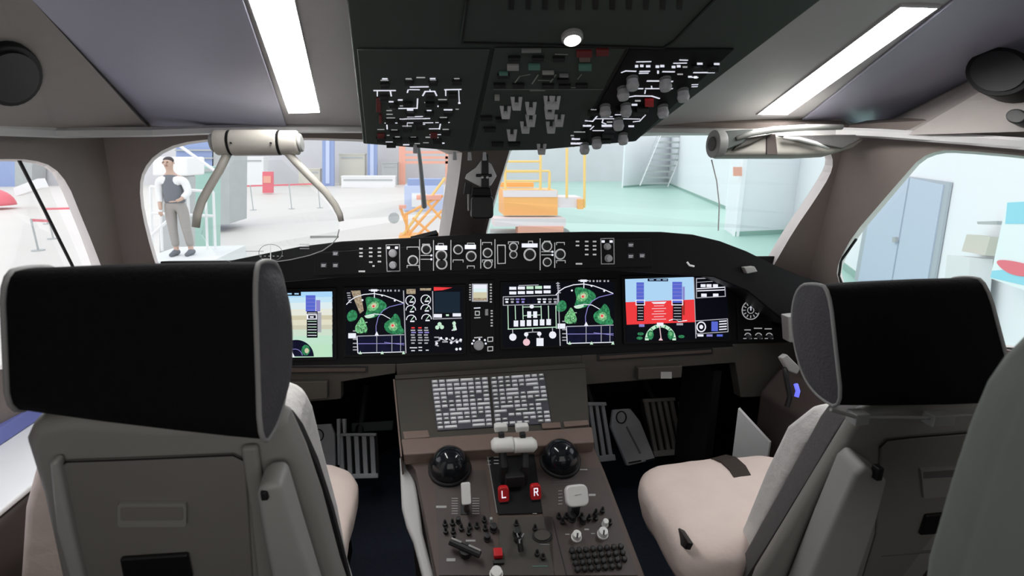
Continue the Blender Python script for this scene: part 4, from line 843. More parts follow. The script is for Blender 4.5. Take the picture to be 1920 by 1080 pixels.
# lit lines, left section
cl = lambda x, y: (680 + x / 6.75, 120 + y / 6.75)
cc = lambda x, y: (890 + x / 5.4, 80 + y / 5.4)
cR = lambda x, y: (1060 + x / 5.683, 90 + y / 5.683)
b = MB(); w0, w1 = .0042, .0050
def ln(T, pts, wd, m='lit_white'): b.stroke(OP, [T(*q) for q in pts], wd, w0, w1, m)
for pts, wd in (([(140, 310), (415, 310)], 2.6), ([(185, 320), (185, 380)], 2), ([(350, 320), (362, 380)], 2.6), ([(600, 265), (830, 262)], 2.6), ([(590, 298), (720, 300)], 1.8), ([(575, 300), (565, 335)], 2.4), ([(850, 300), (855, 320)], 2), ([(760, 375), (790, 322), (910, 320), (935, 375)], 2.6), ([(1035, 300), (1245, 296)], 2.6), ([(1050, 305), (1050, 375)], 2), ([(1215, 310), (1222, 470)], 1.6), ([(695, 415), (688, 535)], 2.4), ([(340, 540), (690, 535)], 2.2), ([(565, 645), (760, 640)], 2), ([(470, 672), (850, 666)], 2), ([(280, 724), (890, 720)], 1.8), ([(920, 718), (1100, 716)], 1.6), ([(985, 725), (970, 800)], 2.4), ([(840, 798), (975, 796)], 1.8), ([(305, 728), (310, 800)], 2.4), ([(560, 730), (565, 765)], 1.6), ([(850, 872), (1000, 870)], 1.6), ([(265, 965), (465, 965)], 1.5)):
    ln(cl, pts, wd)
for x, y, w_, h_ in ((280, 160, 70, 16), (275, 180, 100, 10), (580, 160, 75, 14), (585, 178, 90, 12), (735, 145, 110, 14), (885, 158, 70, 16), (890, 180, 80, 10), (1190, 158, 70, 10), (360, 452, 60, 18), (475, 430, 60, 18), (1010, 425, 110, 12), (810, 462, 60, 14), (500, 505, 60, 12), (600, 555, 80, 26), (840, 568, 60, 24), (1080, 555, 110, 18), (335, 565, 70, 10), (340, 612, 80, 10), (355, 658, 110, 10), (520, 672, 80, 12), (770, 668, 80, 12), (1020, 652, 90, 10), (560, 762, 120, 14), (735, 742, 110, 16), (230, 806, 90, 8), (400, 812, 80, 10), (1050, 805, 80, 12), (230, 895, 60, 8), (330, 880, 50, 10), (440, 900, 60, 12), (640, 905, 70, 10), (825, 905, 60, 14), (935, 908, 50, 14), (1060, 880, 60, 10), (550, 1000, 80, 16), (690, 985, 70, 12), (800, 975, 70, 8), (1222, 470, 30, 22), (960, 510, 30, 20), (1195, 548, 40, 10), (1020, 980, 30, 16)):
    b.pxr(OP, *cl(x - w_ / 2, y - h_ * .36), *cl(x + w_ / 2, y + h_ * .36), w0, w1, 'lit_soft' if h_ < 15 else 'lit_white')
# centre section faint
for pts, wd in (([(405, 385), (450, 325)], 2), ([(580, 395), (640, 305)], 2.2), ([(765, 380), (820, 305)], 2.2), ([(1040, 350), (1080, 300)], 1.6), ([(450, 320), (560, 300)], 1), ([(640, 360), (780, 365)], 1), ([(900, 434), (1060, 434)], 1.2), ([(560, 465), (710, 465)], 1.6), ([(815, 95), (940, 98)], 1.6)): ln(cc, pts, wd, 'grey_plastic')
# right section
for pts, wd in (([(595, 240), (640, 222), (750, 226)], 2.2), ([(790, 228), (895, 226)], 2.4), ([(785, 248), (880, 246)], 2), ([(870, 330), (1000, 330)], 3), ([(1110, 335), (1140, 335)], 3), ([(690, 412), (825, 412)], 2.4), ([(850, 412), (1140, 412)], 2.2), ([(915, 385), (920, 412)], 2), ([(850, 430), (845, 465)], 2), ([(655, 505), (740, 490), (920, 492), (1000, 518)], 2.6), ([(1365, 240), (1585, 240)], 2.6), ([(1035, 230), (1160, 232)], 2.6), ([(210, 755), (290, 762), (350, 690)], 2.4), ([(320, 735), (520, 735)], 1.8), ([(600, 735), (790, 738)], 1.8), ([(720, 768), (790, 760), (850, 695)], 2), ([(440, 715), (500, 712)], 1.8), ([(530, 692), (660, 690)], 2.2), ([(290, 862), (525, 862)], 2), ([(400, 740), (390, 775), (430, 790)], 2), ([(265, 850), (300, 815)], 2), ([(1345, 290), (1410, 292)], 2), ([(1345, 370), (1410, 368)], 1.6), ([(1345, 392), (1405, 390)], 1.6), ([(1215, 105), (1300, 108)], 2), ([(1150, 140), (1290, 138)], 1.8), ([(755, 125), (910, 122)], 1.8), ([(560, 1018), (430, 1020)], 1)): ln(cR, pts, wd)
for x, y, w_, h_ in ((757, 172, 34, 24), (812, 168, 36, 22), (880, 172, 46, 20), (978, 176, 38, 24), (1030, 170, 44, 22), (1150, 180, 40, 22), (1205, 172, 40, 22), (1272, 180, 50, 14), (1325, 285, 40, 16), (1385, 290, 34, 22), (1220, 258, 60, 12), (770, 542, 60, 14), (735, 585, 60, 18), (300, 640, 60, 14), (230, 810, 90, 16), (700, 815, 60, 16), (440, 810, 110, 22), (150, 878, 120, 12), (120, 915, 130, 10), (110, 950, 90, 18), (120, 1000, 130, 18), (470, 770, 60, 12), (650, 715, 50, 8), (1430, 145, 60, 18), (1610, 148, 60, 18), (985, 235, 20, 30)):
    b.pxr(OP, *cR(x - w_ / 2, y - h_ / 2), *cR(x + w_ / 2, y + h_ / 2), w0, w1, 'lit_soft' if h_ < 16 else 'lit_white')
b.build('lit_legends', t)
# dark push buttons behind the legends
for T, L, sz in ((cl, [(280, 230), (270, 390), (585, 195), (890, 200), (1190, 190), (850, 360), (1140, 360), (390, 490), (570, 470), (1020, 480), (850, 470), (600, 590), (840, 590), (1080, 590), (350, 690), (500, 700), (700, 700), (1020, 680), (560, 790), (730, 765), (400, 835), (1050, 835), (440, 925), (640, 925), (230, 920), (360, 990), (940, 940)], (60, 22)), (cc, [(400, 125), (640, 125), (850, 130), (290, 305), (740, 300), (890, 350), (440, 400), (250, 400), (740, 405), (1080, 405), (910, 408), (115, 735), (270, 750), (150, 850), (400, 1000), (230, 1000)], (62, 16)), (cR, [(1400, 185), (1570, 190), (450, 900), (820, 620), (780, 660), (470, 840), (420, 960), (600, 640), (300, 660), (150, 900)], (60, 20))):
    for x, y in L: b = MB(); b.pxr(OP, *T(x - sz[0], y - sz[1]), *T(x + sz[0], y + sz[1]), .004, .011, 'black'); b.build('push_button', t, bevel=.001)
for x, y, w_, h_, m_ in ((200, 480, 60, 170, 'red_dim'), (225, 660, 36, 110, 'red_dim'), (230, 880, 90, 60, 'red_dim'), (900, 870, 90, 60, 'red_dim')):
    b = MB(); b.pxr(OP, *cl(x - w_ / 2, y - h_ / 2), *cl(x + w_ / 2, y + h_ / 2), .004, .009, m_); b.build('guard_cover', t, bevel=.001)
for x, y, w_, h_, m_, T in ((1105, 75, 160, 60, 'red_dim', cc), (1290, 60, 130, 60, 'red_dim', cc), (1110, 125, 110, 50, 'panel_tan', cc), (1115, 215, 130, 55, 'teal', cc), (385, 215, 120, 50, 'grey_plastic', cc), (600, 210, 120, 50, 'teal', cc), (740, 270, 120, 24, 'grey_plastic', cc), (900, 300, 90, 20, 'grey_key', cc), (890, 550, 95, 72, 'red_plastic', cR), (225, 525, 50, 44, 'grey_plastic', cc), (290, 280, 90, 24, 'teal', cc), (570, 45, 200, 24, 'grey_key', cc)):
    b = MB(); b.pxr(OP, *T(x - w_ / 2, y - h_ / 2), *T(x + w_ / 2, y + h_ / 2), .004, .010, m_); b.build('guard_cover', t, bevel=.001)
# U shaped toggles of the centre section
def utog(px, py, s=1.0, m='knob_grey'):
    c = OP.px(px, py, .004); b = MB(); f = Frame(c, (1, 0, 0), (0, -.25, 1)); f.N = -f.N if f.N.dot(CAM - c) < 0 else f.N; k = .0125 * s
    b.plate(f, [(-k, k * 1.1), (-k * .3, k * 1.1), (-k * .3, 0), (k * .35, 0), (k * .35, k * 1.1), (k, k * 1.1), (k * .8, -k * 1.1), (-k * .55, -k * 1.1)][::1], -.004, .004, m)
    b.tube([c, c + OP.N * .006], .006 * s, m, 8)
    for v in b.v: v += OP.N * .010
    b.build('toggle_switch', ov, bevel=.001)
for x, y in ((415, 555), (305, 645), (560, 605), (745, 545), (800, 545), (560, 730), (750, 650), (505, 800), (765, 800), (845, 730), (370, 880), (670, 1025)): utog(*cc(x, y))
def gknob(px, py, s=1.0):
    c = OP.px(px, py, .004); b = MB(); d = (OP.N + V3((0, 0, -.6))).normalized()
    b.lathe(c, OP.N, [(.012 * s, 0), (.012 * s, .004)], 'grey_key', 12); b.lathe(c + OP.N * .004, d, [(.0105 * s, 0), (.013 * s, .012), (.010 * s, .020), (.008 * s, .021)], 'knob_grey', 12); b.build('rotary_knob', ov)
for x, y in ((710, 300), (1060, 310), (610, 410), (1250, 430), (420, 600), (640, 590), (1035, 605), (560, 745), (610, 905), (330, 950), (200, 1010)): gknob(*cR(x, y))
for px, py in ((778, 270), (852, 283), (880, 284), (908, 284)): 
    c = OP.px(px, py, .0); b = MB(); b.tube([c + V3((0, -.004, -.002)), c + V3((0, -.006, -.022))], [.004, .0055], 'knob_grey', 8); b.build('toggle_switch', ov)
# ================================================================== HEAD UP DISPLAYS AND COMPASS
HF = Frame((-.45, 1.27, 1.30), (1, 0, 0), (0, .12, 1))
c = HF.px(482, 268); t = thing('head_up_display', 'beige head up display unit lowered at the left windscreen, two curved arms and clear glass', 'head up display', c)
s1 = HF.sc(482, 268)[0]
def cyl_px(x0, x1, y, r, m, name, par, fr=HF, w=.0, rs=None, n=20):
    a, e = fr.px(x0, y, w), fr.px(x1, y - .3, w); b = MB(); b.tube([a, e], r * s1, m, n); return b.build(name, par, bevel=.004)
cyl_px(434, 524, 268, 25, 'housing_beige', 'housing', t)
cyl_px(404, 432, 268, 24, 'housing_beige', 'housing_end', t); cyl_px(526, 560, 268, 24, 'housing_beige', 'housing_end', t)
cyl_px(396, 404, 268, 18, 'grey_plastic', 'end_cap', t); cyl_px(560, 567, 268, 18, 'grey_plastic', 'end_cap', t)
b = MB(); b.tube([HF.px(434, 268) - V3((.004, 0, 0)), HF.px(434, 268)], 24.2 * s1, 'dark_plastic', 20); b.tube([HF.px(525, 268) - V3((.003, 0, 0)), HF.px(525, 268)], 24.2 * s1, 'dark_plastic', 20); b.build('joint_line', t)
b = MB()
for x in (443, 516): b = MB(); b.tube([HF.px(x, 272, .030), HF.px(x, 272, .034)], .0022, 'black', 6); b.build('screw', t)
for P_, rr in (([(428, 285), (412, 318), (392, 352), (378, 378), (370, 402), (367, 426)], [8, 8, 8, 8, 8, 7.5]), ([(538, 285), (556, 305), (584, 334), (610, 360), (628, 384), (637, 402), (640, 415)], [8, 8, 8, 7.5, 7, 6.5, 5.5])):
    b = MB(); b.tube([HF.px(*q) for q in P_], [r * s1 for r in rr], 'housing_beige', 10); b.build('arm', t, smooth=True)
G = [(440, 300), (530, 300), (575, 345), (612, 380), (636, 415), (634, 440), (622, 459), (600, 472), (560, 484), (500, 492), (440, 494), (405, 480), (378, 440), (392, 370), (420, 320)]
b = MB(); b.pxp(HF, G, -.002, .002, 'combiner'); g = b.build('combiner_glass', t)
b = MB(); b.tube([HF.px(*q) for q in ((425, 494), (470, 494), (500, 493), (545, 487), (580, 479), (605, 470), (622, 458), (632, 446), (636, 430))], .0012, 'piping', 6); b.build('glass_edge', g)
b = MB(); b.arc(HF, 508, 474, 22, 16, 0, 360, .9, .0022, .0028, 'grey_key', 26)
b.stroke(HF, [(508, 459), (508, 490)], 1.6, .0022, .0030, 'lit_soft')
for k in range(12): b.stroke(HF, [(470 + k * 2.8 - 8, 471), (471.4 + k * 2.8 - 8, 471)], 1.6, .0022, .0028, 'knob_grey')
for k in range(6): b.stroke(HF, [(488 + k * 8, 480), (491 + k * 8, 480)], 1.2, .0022, .0028, 'knob_grey')
for y in (458, 462, 466): b.stroke(HF, [(563, y), (580, y)], 1.3, .0022, .0028, 'knob_grey')
b.build('symbology', g)
b = MB(); b.pxp(HF, [(581, 442), (634, 442), (634, 446), (581, 447)], -.006, -.003, 'ledge_grey'); b.build('glass_holder', t)

H2 = Frame(at_y(1450, 270, 1.24), (1, 0, 0), (0, .25, 1)); s1 = H2.sc(1450, 270)[0]
t = thing('head_up_display', 'second head up display unit folded up against the ceiling at the right windscreen', 'head up display', H2.px(1450, 270))
b = MB(); b.tube([H2.px(1336, 270), H2.px(1352, 270)], 23 * s1, 'grey_plastic', 20); b.tube([H2.px(1333, 270), H2.px(1336, 270)], 12 * s1, 'band_grey', 14); b.build('end_cap', t, bevel=.004)
b = MB(); b.pxp(H2, [(1352, 262), (1400, 250), (1470, 248), (1590, 250), (1628, 258), (1606, 274), (1560, 288), (1500, 291), (1350, 291)], -.05, .0, 'housing_beige'); b.build('housing', t, bevel=.012, bseg=3)
b = MB(); b.pxp(H2, [(1345, 250), (1405, 246), (1385, 272), (1352, 286)], .0, .02, 'panel_green'); b.pxp(H2, [(1385, 262), (1445, 252), (1400, 274), (1370, 284)], .0, .012, 'panel_olive'); b.build('hinge_bracket', t, bevel=.003)
b = MB(); b.tube([H2.px(*q, .022) for q in ((1372, 264), (1400, 255), (1440, 248), (1500, 244), (1566, 243))], [.005, .007, .008, .008, .007], 'shell_light', 10); b.build('arm', t, smooth=True)
b = MB(); b.tube([H2.px(*q, .016) for q in ((1462, 262), (1490, 264), (1520, 272), (1545, 282))], [.004, .0055, .0055, .003], 'white_plastic', 10); b.build('arm', t, smooth=True)
b = MB(); b.pxp(H2, [(1455, 256), (1600, 254), (1612, 262), (1575, 280), (1520, 270)], .0, .010, 'band_grey'); b.build('combiner_frame', t, bevel=.003)
b = MB(); b.pxp(H2, [(1436, 252), (1452, 252), (1456, 290), (1436, 290)], .0, .004, 'side_console'); b.build('joint_line', t)
# clear combiner edge hanging in the right windscreen
b = MB(); b.tube([H2.px(*q, -.03) for q in ((1346, 294), (1356, 335), (1361, 380), (1359, 430))], .0016, 'ledge_grey', 6); b.build('glass_edge', t)

c5 = lambda x, y: (680 + x / 4.267, 240 + y / 4.267)
CF2 = Frame(at_y(905, 340, 1.60), (1, 0, 0), (0, .1, 1))
t = thing('standby_compass', 'small black compass box on a pale diamond plate at the central post', 'compass', CF2.px(905, 340))
b = MB(); b.pxp(CF2, [c5(*q) for q in ((960, 245), (1030, 290), (1072, 385), (1025, 462), (935, 468), (818, 405), (830, 370), (905, 318))], -.004, .004, 'console_white'); b.build('mount_plate', t, bevel=.002)
b = MB(); b.pxp(CF2, [c5(950, 215), c5(1000, 215), c5(1008, 490), c5(945, 490)], .004, .022, 'black'); b.pxp(CF2, [c5(900, 372), c5(1028, 372), c5(1028, 396), c5(900, 396)], .022, .028, 'black'); b.build('stem', t, bevel=.003)
b = MB()
for x in (950, 990): b = MB(); b.ell(CF2, *c5(x, 400), 2.6, 2.2, .028, .031, 'white_plastic', 10); b.build('screw', t)
b = MB(); b.pxp(CF2, [c5(*q) for q in rrect(860, 550, 1032, 722, 30, 4)], .0, .055, 'black'); b.build('compass_case', t, bevel=.005)
b = MB(); b.pxp(CF2, [c5(870, 480), c5(1012, 480), c5(1022, 550), c5(862, 550)], .0, .045, 'dark_plastic'); b.build('case_top', t, bevel=.004)
b = MB(); b.pxp(CF2, [c5(820, 435), c5(870, 455), c5(860, 530), c5(806, 530)], .0, .015, 'black'); b.pxp(CF2, [c5(838, 530), c5(852, 530), c5(850, 665), c5(840, 660)], .0, .02, 'grey_plastic'); b.build('bracket', t, bevel=.001)
# windscreen wiper outside
b = MB(); b.tube([WL.px(790, 280, -.10), WL.px(802, 350, -.10), WL.px(812, 425, -.10)], [.005, .007, .010], 'out_steel', 8); b.pxp(Frame(WL.px(812, 430, -.12), (1, 0, 0), (0, .6, .8)), [(770, 446), (818, 434), (822, 440), (780, 450)], -.01, .01, 'black'); tag(b.build('windscreen_wiper'), 'thin dark wiper arm outside the left windscreen near the central post', 'wiper')

# ================================================================== SEATS
def headrest(par, it, ib, ot, ob, th, lbl=None):
    prof = smoothloop([(0, .0), (0, .5), (0, 1.0), (.30, 1.0), (.72, .93), (.98, .66), (1.0, .35), (.85, .08), (.5, -.02)], 2)
    def ringat(s_, k=1.0):
        T_ = it.lerp(ot, s_); B_2 = ib.lerp(ob, s_); up = T_ - B_2; cy = V3((0, th * .45, 0)) + B_2.lerp(T_, .5)
        r_ = []
        for f, h in prof: q = B_2 + up * h + V3((0, th * f, 0)); r_.append(cy + (q - cy) * k)
        return r_
    st = [(.0, .975), (.012, 1.0), (.15, 1.012), (.35, 1.02), (.5, 1.02), (.65, 1.02), (.85, 1.01), (.985, 1.0), (1.0, .95)]
    rg = [ringat(s_, k) for s_, k in st]
    b = MB(); b.loft(rg, 'headrest_black', caps=False)
    o = b.build('headrest', par, smooth=True)
    b = MB(); d = (it - ot).normalized()
    def cap(s_, dirn):
        base = ringat(s_, .985); c0 = sum(base, V3()) / len(base)
        r2 = [c0 + (q - c0) * .7 + dirn * .010 for q in base]; r3 = [c0 + (q - c0) * .3 + dirn * .014 for q in base]
        b.loft([base, r2, r3], 'headrest_side', caps=False); k = len(b.v) - len(base); b.f.append(list(range(k, k + len(base)))); b.m.append(0)
    cap(.0, d); b.build('side_panel', o, smooth=True)
    b = MB(); cap(1.0, -d); b.build('side_panel', o, smooth=True)
    for s_ in (.004, .996):
        b = MB(); L = ringat(s_, 1.01); b.tube(L + [L[0], L[1]], .0027, 'piping', 8, caps=False); q = b.build('piping', o, smooth=True); q['label'] = 'pale grey piping'
    return o

def fabric(o, strength=.006, scale=.06):
    tx = bpy.data.textures.new('folds', 'CLOUDS'); tx.noise_scale = scale; tx.noise_depth = 2
    m = o.modifiers.new('folds', 'DISPLACE'); m.texture = tx; m.strength = strength; m.mid_level = .5; m.texture_coords = 'LOCAL'
def cushion(par, x0, x1, y0, y1, z0, z1, m, rad=.07, inset=.05):
    L = rrect(x0, y0, x1, y1, rad, 8); cx, cy = (x0 + x1) / 2, (y0 + y1) / 2
    dens = []
    for i in range(len(L)):
        a, c_ = L[i], L[(i + 1) % len(L)]; n = max(1, int(math.hypot(c_[0] - a[0], c_[1] - a[1]) / .03))
        for k in range(n): dens.append((a[0] + (c_[0] - a[0]) * k / n, a[1] + (c_[1] - a[1]) * k / n))
    def ring(k, z): return [V3((cx + (x - cx) * k, cy + (y - cy) * k, z)) for x, y in dens]
    H = z1 - z0
    rg = [ring(.80, z0), ring(.90, z0 + .15 * H), ring(.975, z0 + .45 * H), ring(1.0, z0 + .75 * H), ring(.985, z0 + .9 * H), ring(.93, z1 - .02 * H), ring(.8, z1 + .012), ring(.6, z1 + .018), ring(.4, z1 + .02), ring(.2, z1 + .02), ring(.05, z1 + .02)]
    b = MB(); b.loft(rg, m); o = b.build('seat_cushion', par, smooth=True, sub=1); return o
def seat_base(par, x0, y0):
    b = MB(); b.box((x0, y0, .06), (.50, .62, .05), 'dark_plastic'); b.box((x0, y0, .25), (.30, .34, .36), 'grey_plastic'); b.box((x0, y0 + .02, .43), (.42, .46, .05), 'dark_plastic'); b.build('base', par, bevel=.01)

# ---- left seat
t = thing('pilot_seat', 'left pilot seat nearest the camera, seen squarely from behind its big black headrest', 'seat', (-.52, .8, 0), 'pilot seats'); ls = t
seat_base(t, -.60, .88)
tilt = V3((0, -.27, .96))
B0 = Frame((-.5, .560, 1.08), (1, 0, 0), tilt)
Bm = Frame(B0.o - B0.N * .045, B0.U, B0.V); B1 = Frame(B0.o - B0.N * .10, B0.U, B0.V)
shell = [(38, 832), (50, 800), (130, 788), (300, 800), (470, 792), (512, 790), (535, 806), (565, 870), (597, 960), (632, 1085), (690, 1250), (150, 1250), (106, 1085), (70, 930)]
b = MB(); b.pxp(B0, shell, -.045, 0, 'shell_grey'); b.build('back_shell', t, bevel=.016, bseg=4)
b = MB(); b.pxp(Bm, [(64, 806), (84, 788), (140, 780), (480, 776), (545, 778), (566, 806), (595, 870), (624, 960), (656, 1085), (690, 1250), (220, 1250), (165, 1085), (125, 930)], -.012, .003, 'black'); b.build('shell_gasket', t, bevel=.003)
b = MB(); b.pxp(B1, [(92, 806), (100, 780), (150, 765), (300, 760), (520, 746), (560, 756), (578, 795), (598, 875), (628, 985), (648, 1085), (700, 1250), (250, 1250), (200, 1085), (150, 940)], -.05, .045, 'cover_white'); b.build('back_cushion', t, bevel=.022, bseg=4)
b = MB(); b.pxp(B0, [(120, 868), (130, 860), (440, 848), (462, 860), (470, 1000), (476, 1100), (480, 1240), (200, 1240), (165, 1090), (140, 980)], .0, .005, 'shell_panel'); o = b.build('rear_panel', t, bevel=.004)
b = MB(); b.stroke(B0, [(118, 868), (130, 859), (250, 855), (440, 847), (462, 858)], 2.4, .005, .0062, 'black'); b.build('panel_seam', o)
b = MB(); b.pxp(B0, rrect(228, 932, 355, 975, 5, 3), .0052, .010, 'shell_grey'); b.pxp(B0, rrect(234, 937, 350, 962, 4, 3), .0101, .0106, 'shell_panel'); b.build('pull_recess', o, bevel=.003)
b = MB(); b.pxp(B0, [(232, 1034), (358, 1026), (367, 1070), (240, 1077)], .0052, .012, 'black'); b.build('latch', o, bevel=.003)
b = MB(); b.pxp(B0, [(105, 850), (122, 848), (148, 980), (175, 1100), (200, 1240), (185, 1240), (150, 1100), (118, 980)], .0, .014, 'shell_light'); b.pxp(B0, [(455, 830), (486, 828), (500, 930), (520, 1100), (545, 1240), (508, 1240), (488, 1100), (472, 940)], .0, .010, 'shell_grey'); b.build('shell_rib', t, bevel=.006, bseg=3)
b = MB(); b.pxp(B0, [(498, 868), (512, 853), (543, 852), (548, 866), (575, 960), (612, 1085), (640, 1200), (565, 1200), (535, 1085), (512, 960)], .006, .045, 'shell_light'); o = b.build('armrest', t, bevel=.008, bseg=3)
b = MB(); p = B0.px(516, 868, .045); b.box(p, (.008, .008, .012), 'black'); b.build('release_button', o, bevel=.002)
f = Frame((-.78, .79, .85), (1, 0, 0), (0, 0, 1)); b = MB(); b.pxp(f, [(60, 868), (84, 850), (150, 850), (190, 1150), (24, 1150), (30, 1060), (36, 960)], -.20, 0, 'cover_pink'); b.build('outer_armrest', t, bevel=.02, bseg=4)
headrest(t, at_y(479, 501, .540), at_y(490, 842, .505), at_y(2, 515, .555), at_y(14, 783, .550), .112)
fabric(cushion(t, -.86, -.365, .79, 1.25, .46, .60, 'cover_pink', .11), .010, .09)
# ---- right seat
t = thing('pilot_seat', 'right pilot seat turned in profile, pink-white cushion and strap showing in front', 'seat', (.55, .85, 0), 'pilot seats')
seat_base(t, .60, .84)
B0 = Frame((.5, .605, 1.03), (1, 0, 0), (0, -.27, .96))
Bm = Frame(B0.o - B0.N * .026, B0.U, B0.V); Bb = Frame(B0.o - B0.N * .05, B0.U, B0.V); B1 = Frame(B0.o - B0.N * .12, B0.U, B0.V)
shell = [(1598, 808), (1622, 780), (1660, 768), (1890, 756), (1930, 764), (1880, 900), (1600, 1250), (1360, 1250), (1425, 1085), (1478, 1000), (1540, 900)]
b = MB(); b.pxp(B0, shell, -.026, 0, 'shell_grey'); b.build('back_shell', t, bevel=.012, bseg=4)
b = MB(); b.pxp(Bm, [(1580, 798), (1606, 770), (1900, 752), (1900, 760), (1580, 1250), (1325, 1250), (1402, 1085), (1456, 1000), (1520, 896)], -.004, .003, 'black'); b.build('shell_gasket', t)
b = MB(); b.pxp(Bb, [(1552, 795), (1572, 768), (1600, 758), (1880, 748), (1570, 1250), (1310, 1250), (1388, 1085), (1436, 1000), (1494, 900)], -.02, .02, 'band_grey'); b.build('side_band', t, bevel=.004)
b = MB(); b.pxp(B1, [(1524, 754), (1560, 748), (1860, 745), (1560, 1250), (1270, 1250), (1345, 1085), (1392, 980), (1432, 880), (1472, 796)], -.0, .052, 'cover_white'); o = b.build('back_cushion', t, bevel=.015, bseg=4)
b = MB(); Bs = Frame(B0.o - B0.N * .068, B0.U, B0.V); b.tube([Bs.px(*q) for q in ((1560, 766), (1545, 792), (1486, 900), (1430, 1000), (1381, 1085), (1300, 1250))], .0035, 'black', 6); b.build('cushion_seam', t)
b = MB(); b.pxp(B0, [(1648, 835), (1660, 822), (1870, 806), (1890, 806), (1600, 1200), (1580, 1200), (1640, 1000)], .0, .005, 'shell_panel'); o = b.build('rear_panel', t, bevel=.004)
b = MB(); b.stroke(B0, [(1645, 834), (1658, 821), (1700, 816), (1880, 801)], 2.4, .005, .0062, 'black'); b.stroke(B0, [(1650, 1038), (1790, 1027)], 1.5, .005, .006, 'band_grey'); b.build('panel_seam', o)
b = MB(); b.pxp(B0, [(1718, 872), (1810, 867), (1808, 920), (1724, 926)], .0052, .010, 'shell_grey'); b.pxp(B0, [(1722, 876), (1808, 870), (1806, 884), (1722, 888)], .0101, .0106, 'band_grey'); b.build('pull_recess', o, bevel=.003)
b = MB(); b.pxp(B0, [(1728, 958), (1814, 949), (1800, 988), (1716, 994)], .0052, .012, 'black'); b.build('latch', o, bevel=.003)
b = MB(); b.pxp(B0, [(1562, 846), (1582, 828), (1622, 856), (1606, 930), (1560, 1085), (1520, 1200), (1420, 1200), (1468, 1085), (1520, 950)], .004, .050, 'shell_light'); o = b.build('armrest', t, bevel=.008, bseg=3)
b = MB(); p = B0.px(1600, 838, .050); b.box(p, (.010, .014, .022), 'black'); b.build('release_button', o, bevel=.002)
b = MB(); b.tube([B0.px(1540, 750, .02), B0.px(1585, 760, .025), B0.px(1700, 757, .03), B0.px(1820, 750, .03)], .003, 'piping', 8); b.box(B0.px(1590, 764, .02), (.022, .02, .018), 'piping'); b.box(B0.px(1728, 758, .03), (.036, .02, .018), 'piping'); b.build('headrest_clip', t, bevel=.002)
headrest(t, at_y(1553, 541, .64), at_y(1578, 768, .595), at_y(1850, 527, .64), at_y(1912, 762, .575), .092)
o = cushion(t, .335, .80, .79, 1.14, .43, .585, 'cover_pink', .09); fabric(o, .012, .09)
ZF = Frame((0, 1, .607), (1, 0, 0), (0, 1, 0))
b = MB(); b.loft([[ZF.px(x0, y0, w_) for x0, y0, w_ in r_] for r_ in ([(1334, 853, -.01), (1362, 846, -.01), (1362, 846, -.014), (1334, 853, -.014)], [(1352, 866, .002), (1380, 858, .002), (1380, 858, -.003), (1352, 866, -.003)], [(1368, 882, .002), (1398, 874, .002), (1398, 874, -.003), (1368, 882, -.003)], [(1376, 895, -.0), (1408, 890, -.0), (1408, 890, -.006), (1376, 895, -.006)])], 'belt_brown'); o = b.build('lap_belt', t)
b = MB(); b.pxp(Frame((.350, .9, .50), (.25, 1, 0), (.1, 0, 1)), [(1259, 996), (1272, 990), (1290, 1018), (1284, 1030), (1264, 1012)], .0, .012, 'black'); b.build('side_handle', t, bevel=.002)

# ================================================================== SIDE CONSOLES
t = thing('side_console', 'left side console with a bright white top, dark front and ledge coloured as if lit blue', 'console', (-1.08, .9, 0))
b = MB(); b.box((-1.09, .78, .385), (.34, 1.4, .77), 'side_console'); b.build('body', t, bevel=.02)
b = MB(); b.box((-1.085, .86, .778), (.33, 1.15, .012), 'console_white'); b.build('white_top', t, bevel=.004)
sp = bpy.data.lights.new('console_fill_spot', 'SPOT'); sp.energy = 6; sp.spot_size = R(62); sp.spot_blend = .3; sp.shadow_soft_size = .03; sp.color = (.92, .95, 1)  # added spot without a fixture, brightens the white console top
so = bpy.data.objects.new('console_fill_spot', sp); COL.objects.link(so); so.location = (-1.0, .78, 1.40); so.rotation_euler = (R(14), R(-4), 0)
b = MB(); b.loft([[V3((x, y, z)) for x, z in ((-1.25, .83), (-1.10, .812), (-1.085, .785), (-1.25, .785))] for y in (.2, 1.5)], 'ledge_light_tint'); b.build('light_tinted_ledge', t, bevel=.004)
t = thing('side_console', 'dark right side console ahead of the right seat', 'console', (1.05, .9, 0))
b = MB(); b.loft([[V3((x0, y, 0)), V3((x0, y, .62)), V3((x0 + .06, y, .70)), V3((1.24, y, .72)), V3((1.24, y, 0))] for y, x0 in ((.0, .97), (1.1, .92), (1.42, .90))], 'side_console'); b.build('body', t, bevel=.015)
b = MB(); p = at_y(1384, 766, 1.36), at_y(1443, 830, 1.30), at_y(1386, 842, 1.36); p = [p[0], p[1], V3((p[1].x, p[1].y, 0)), V3((p[0].x, p[0].y, 0))]; b.prism(p, [q + V3((.01, .006, 0)) for q in p], 'console_white'); tag(b.build('white_sheet'), 'small white triangular sheet standing just ahead of the right seat cushion', 'sheet')
t = thing('handset', 'grey handset with a blue glowing cord beside the right headrest', 'handset', at_y(1490, 690, 1.15))
f = Frame(at_y(1490, 690, 1.15), (1, 0, 0), (0, .2, 1))
b = MB(); b.pxp(f, [(1466, 672), (1476, 664), (1502, 690), (1496, 702), (1480, 696)], -.02, .0, 'grey_plastic'); b.build('handle', t, bevel=.004)
b = MB(); b.tube([f.px(1476, 690, -.01), f.px(1480, 715, -.01), f.px(1486, 745, -.01), f.px(1480, 765, -.01)], .007, 'black', 8); b.build('cord', t, smooth=True)
b = MB(); b.tube([f.px(1497, 722, -.01), f.px(1501, 735, -.01), f.px(1498, 746, -.01)], .006, 'blue_led', 8); b.build('blue_light', t, smooth=True)
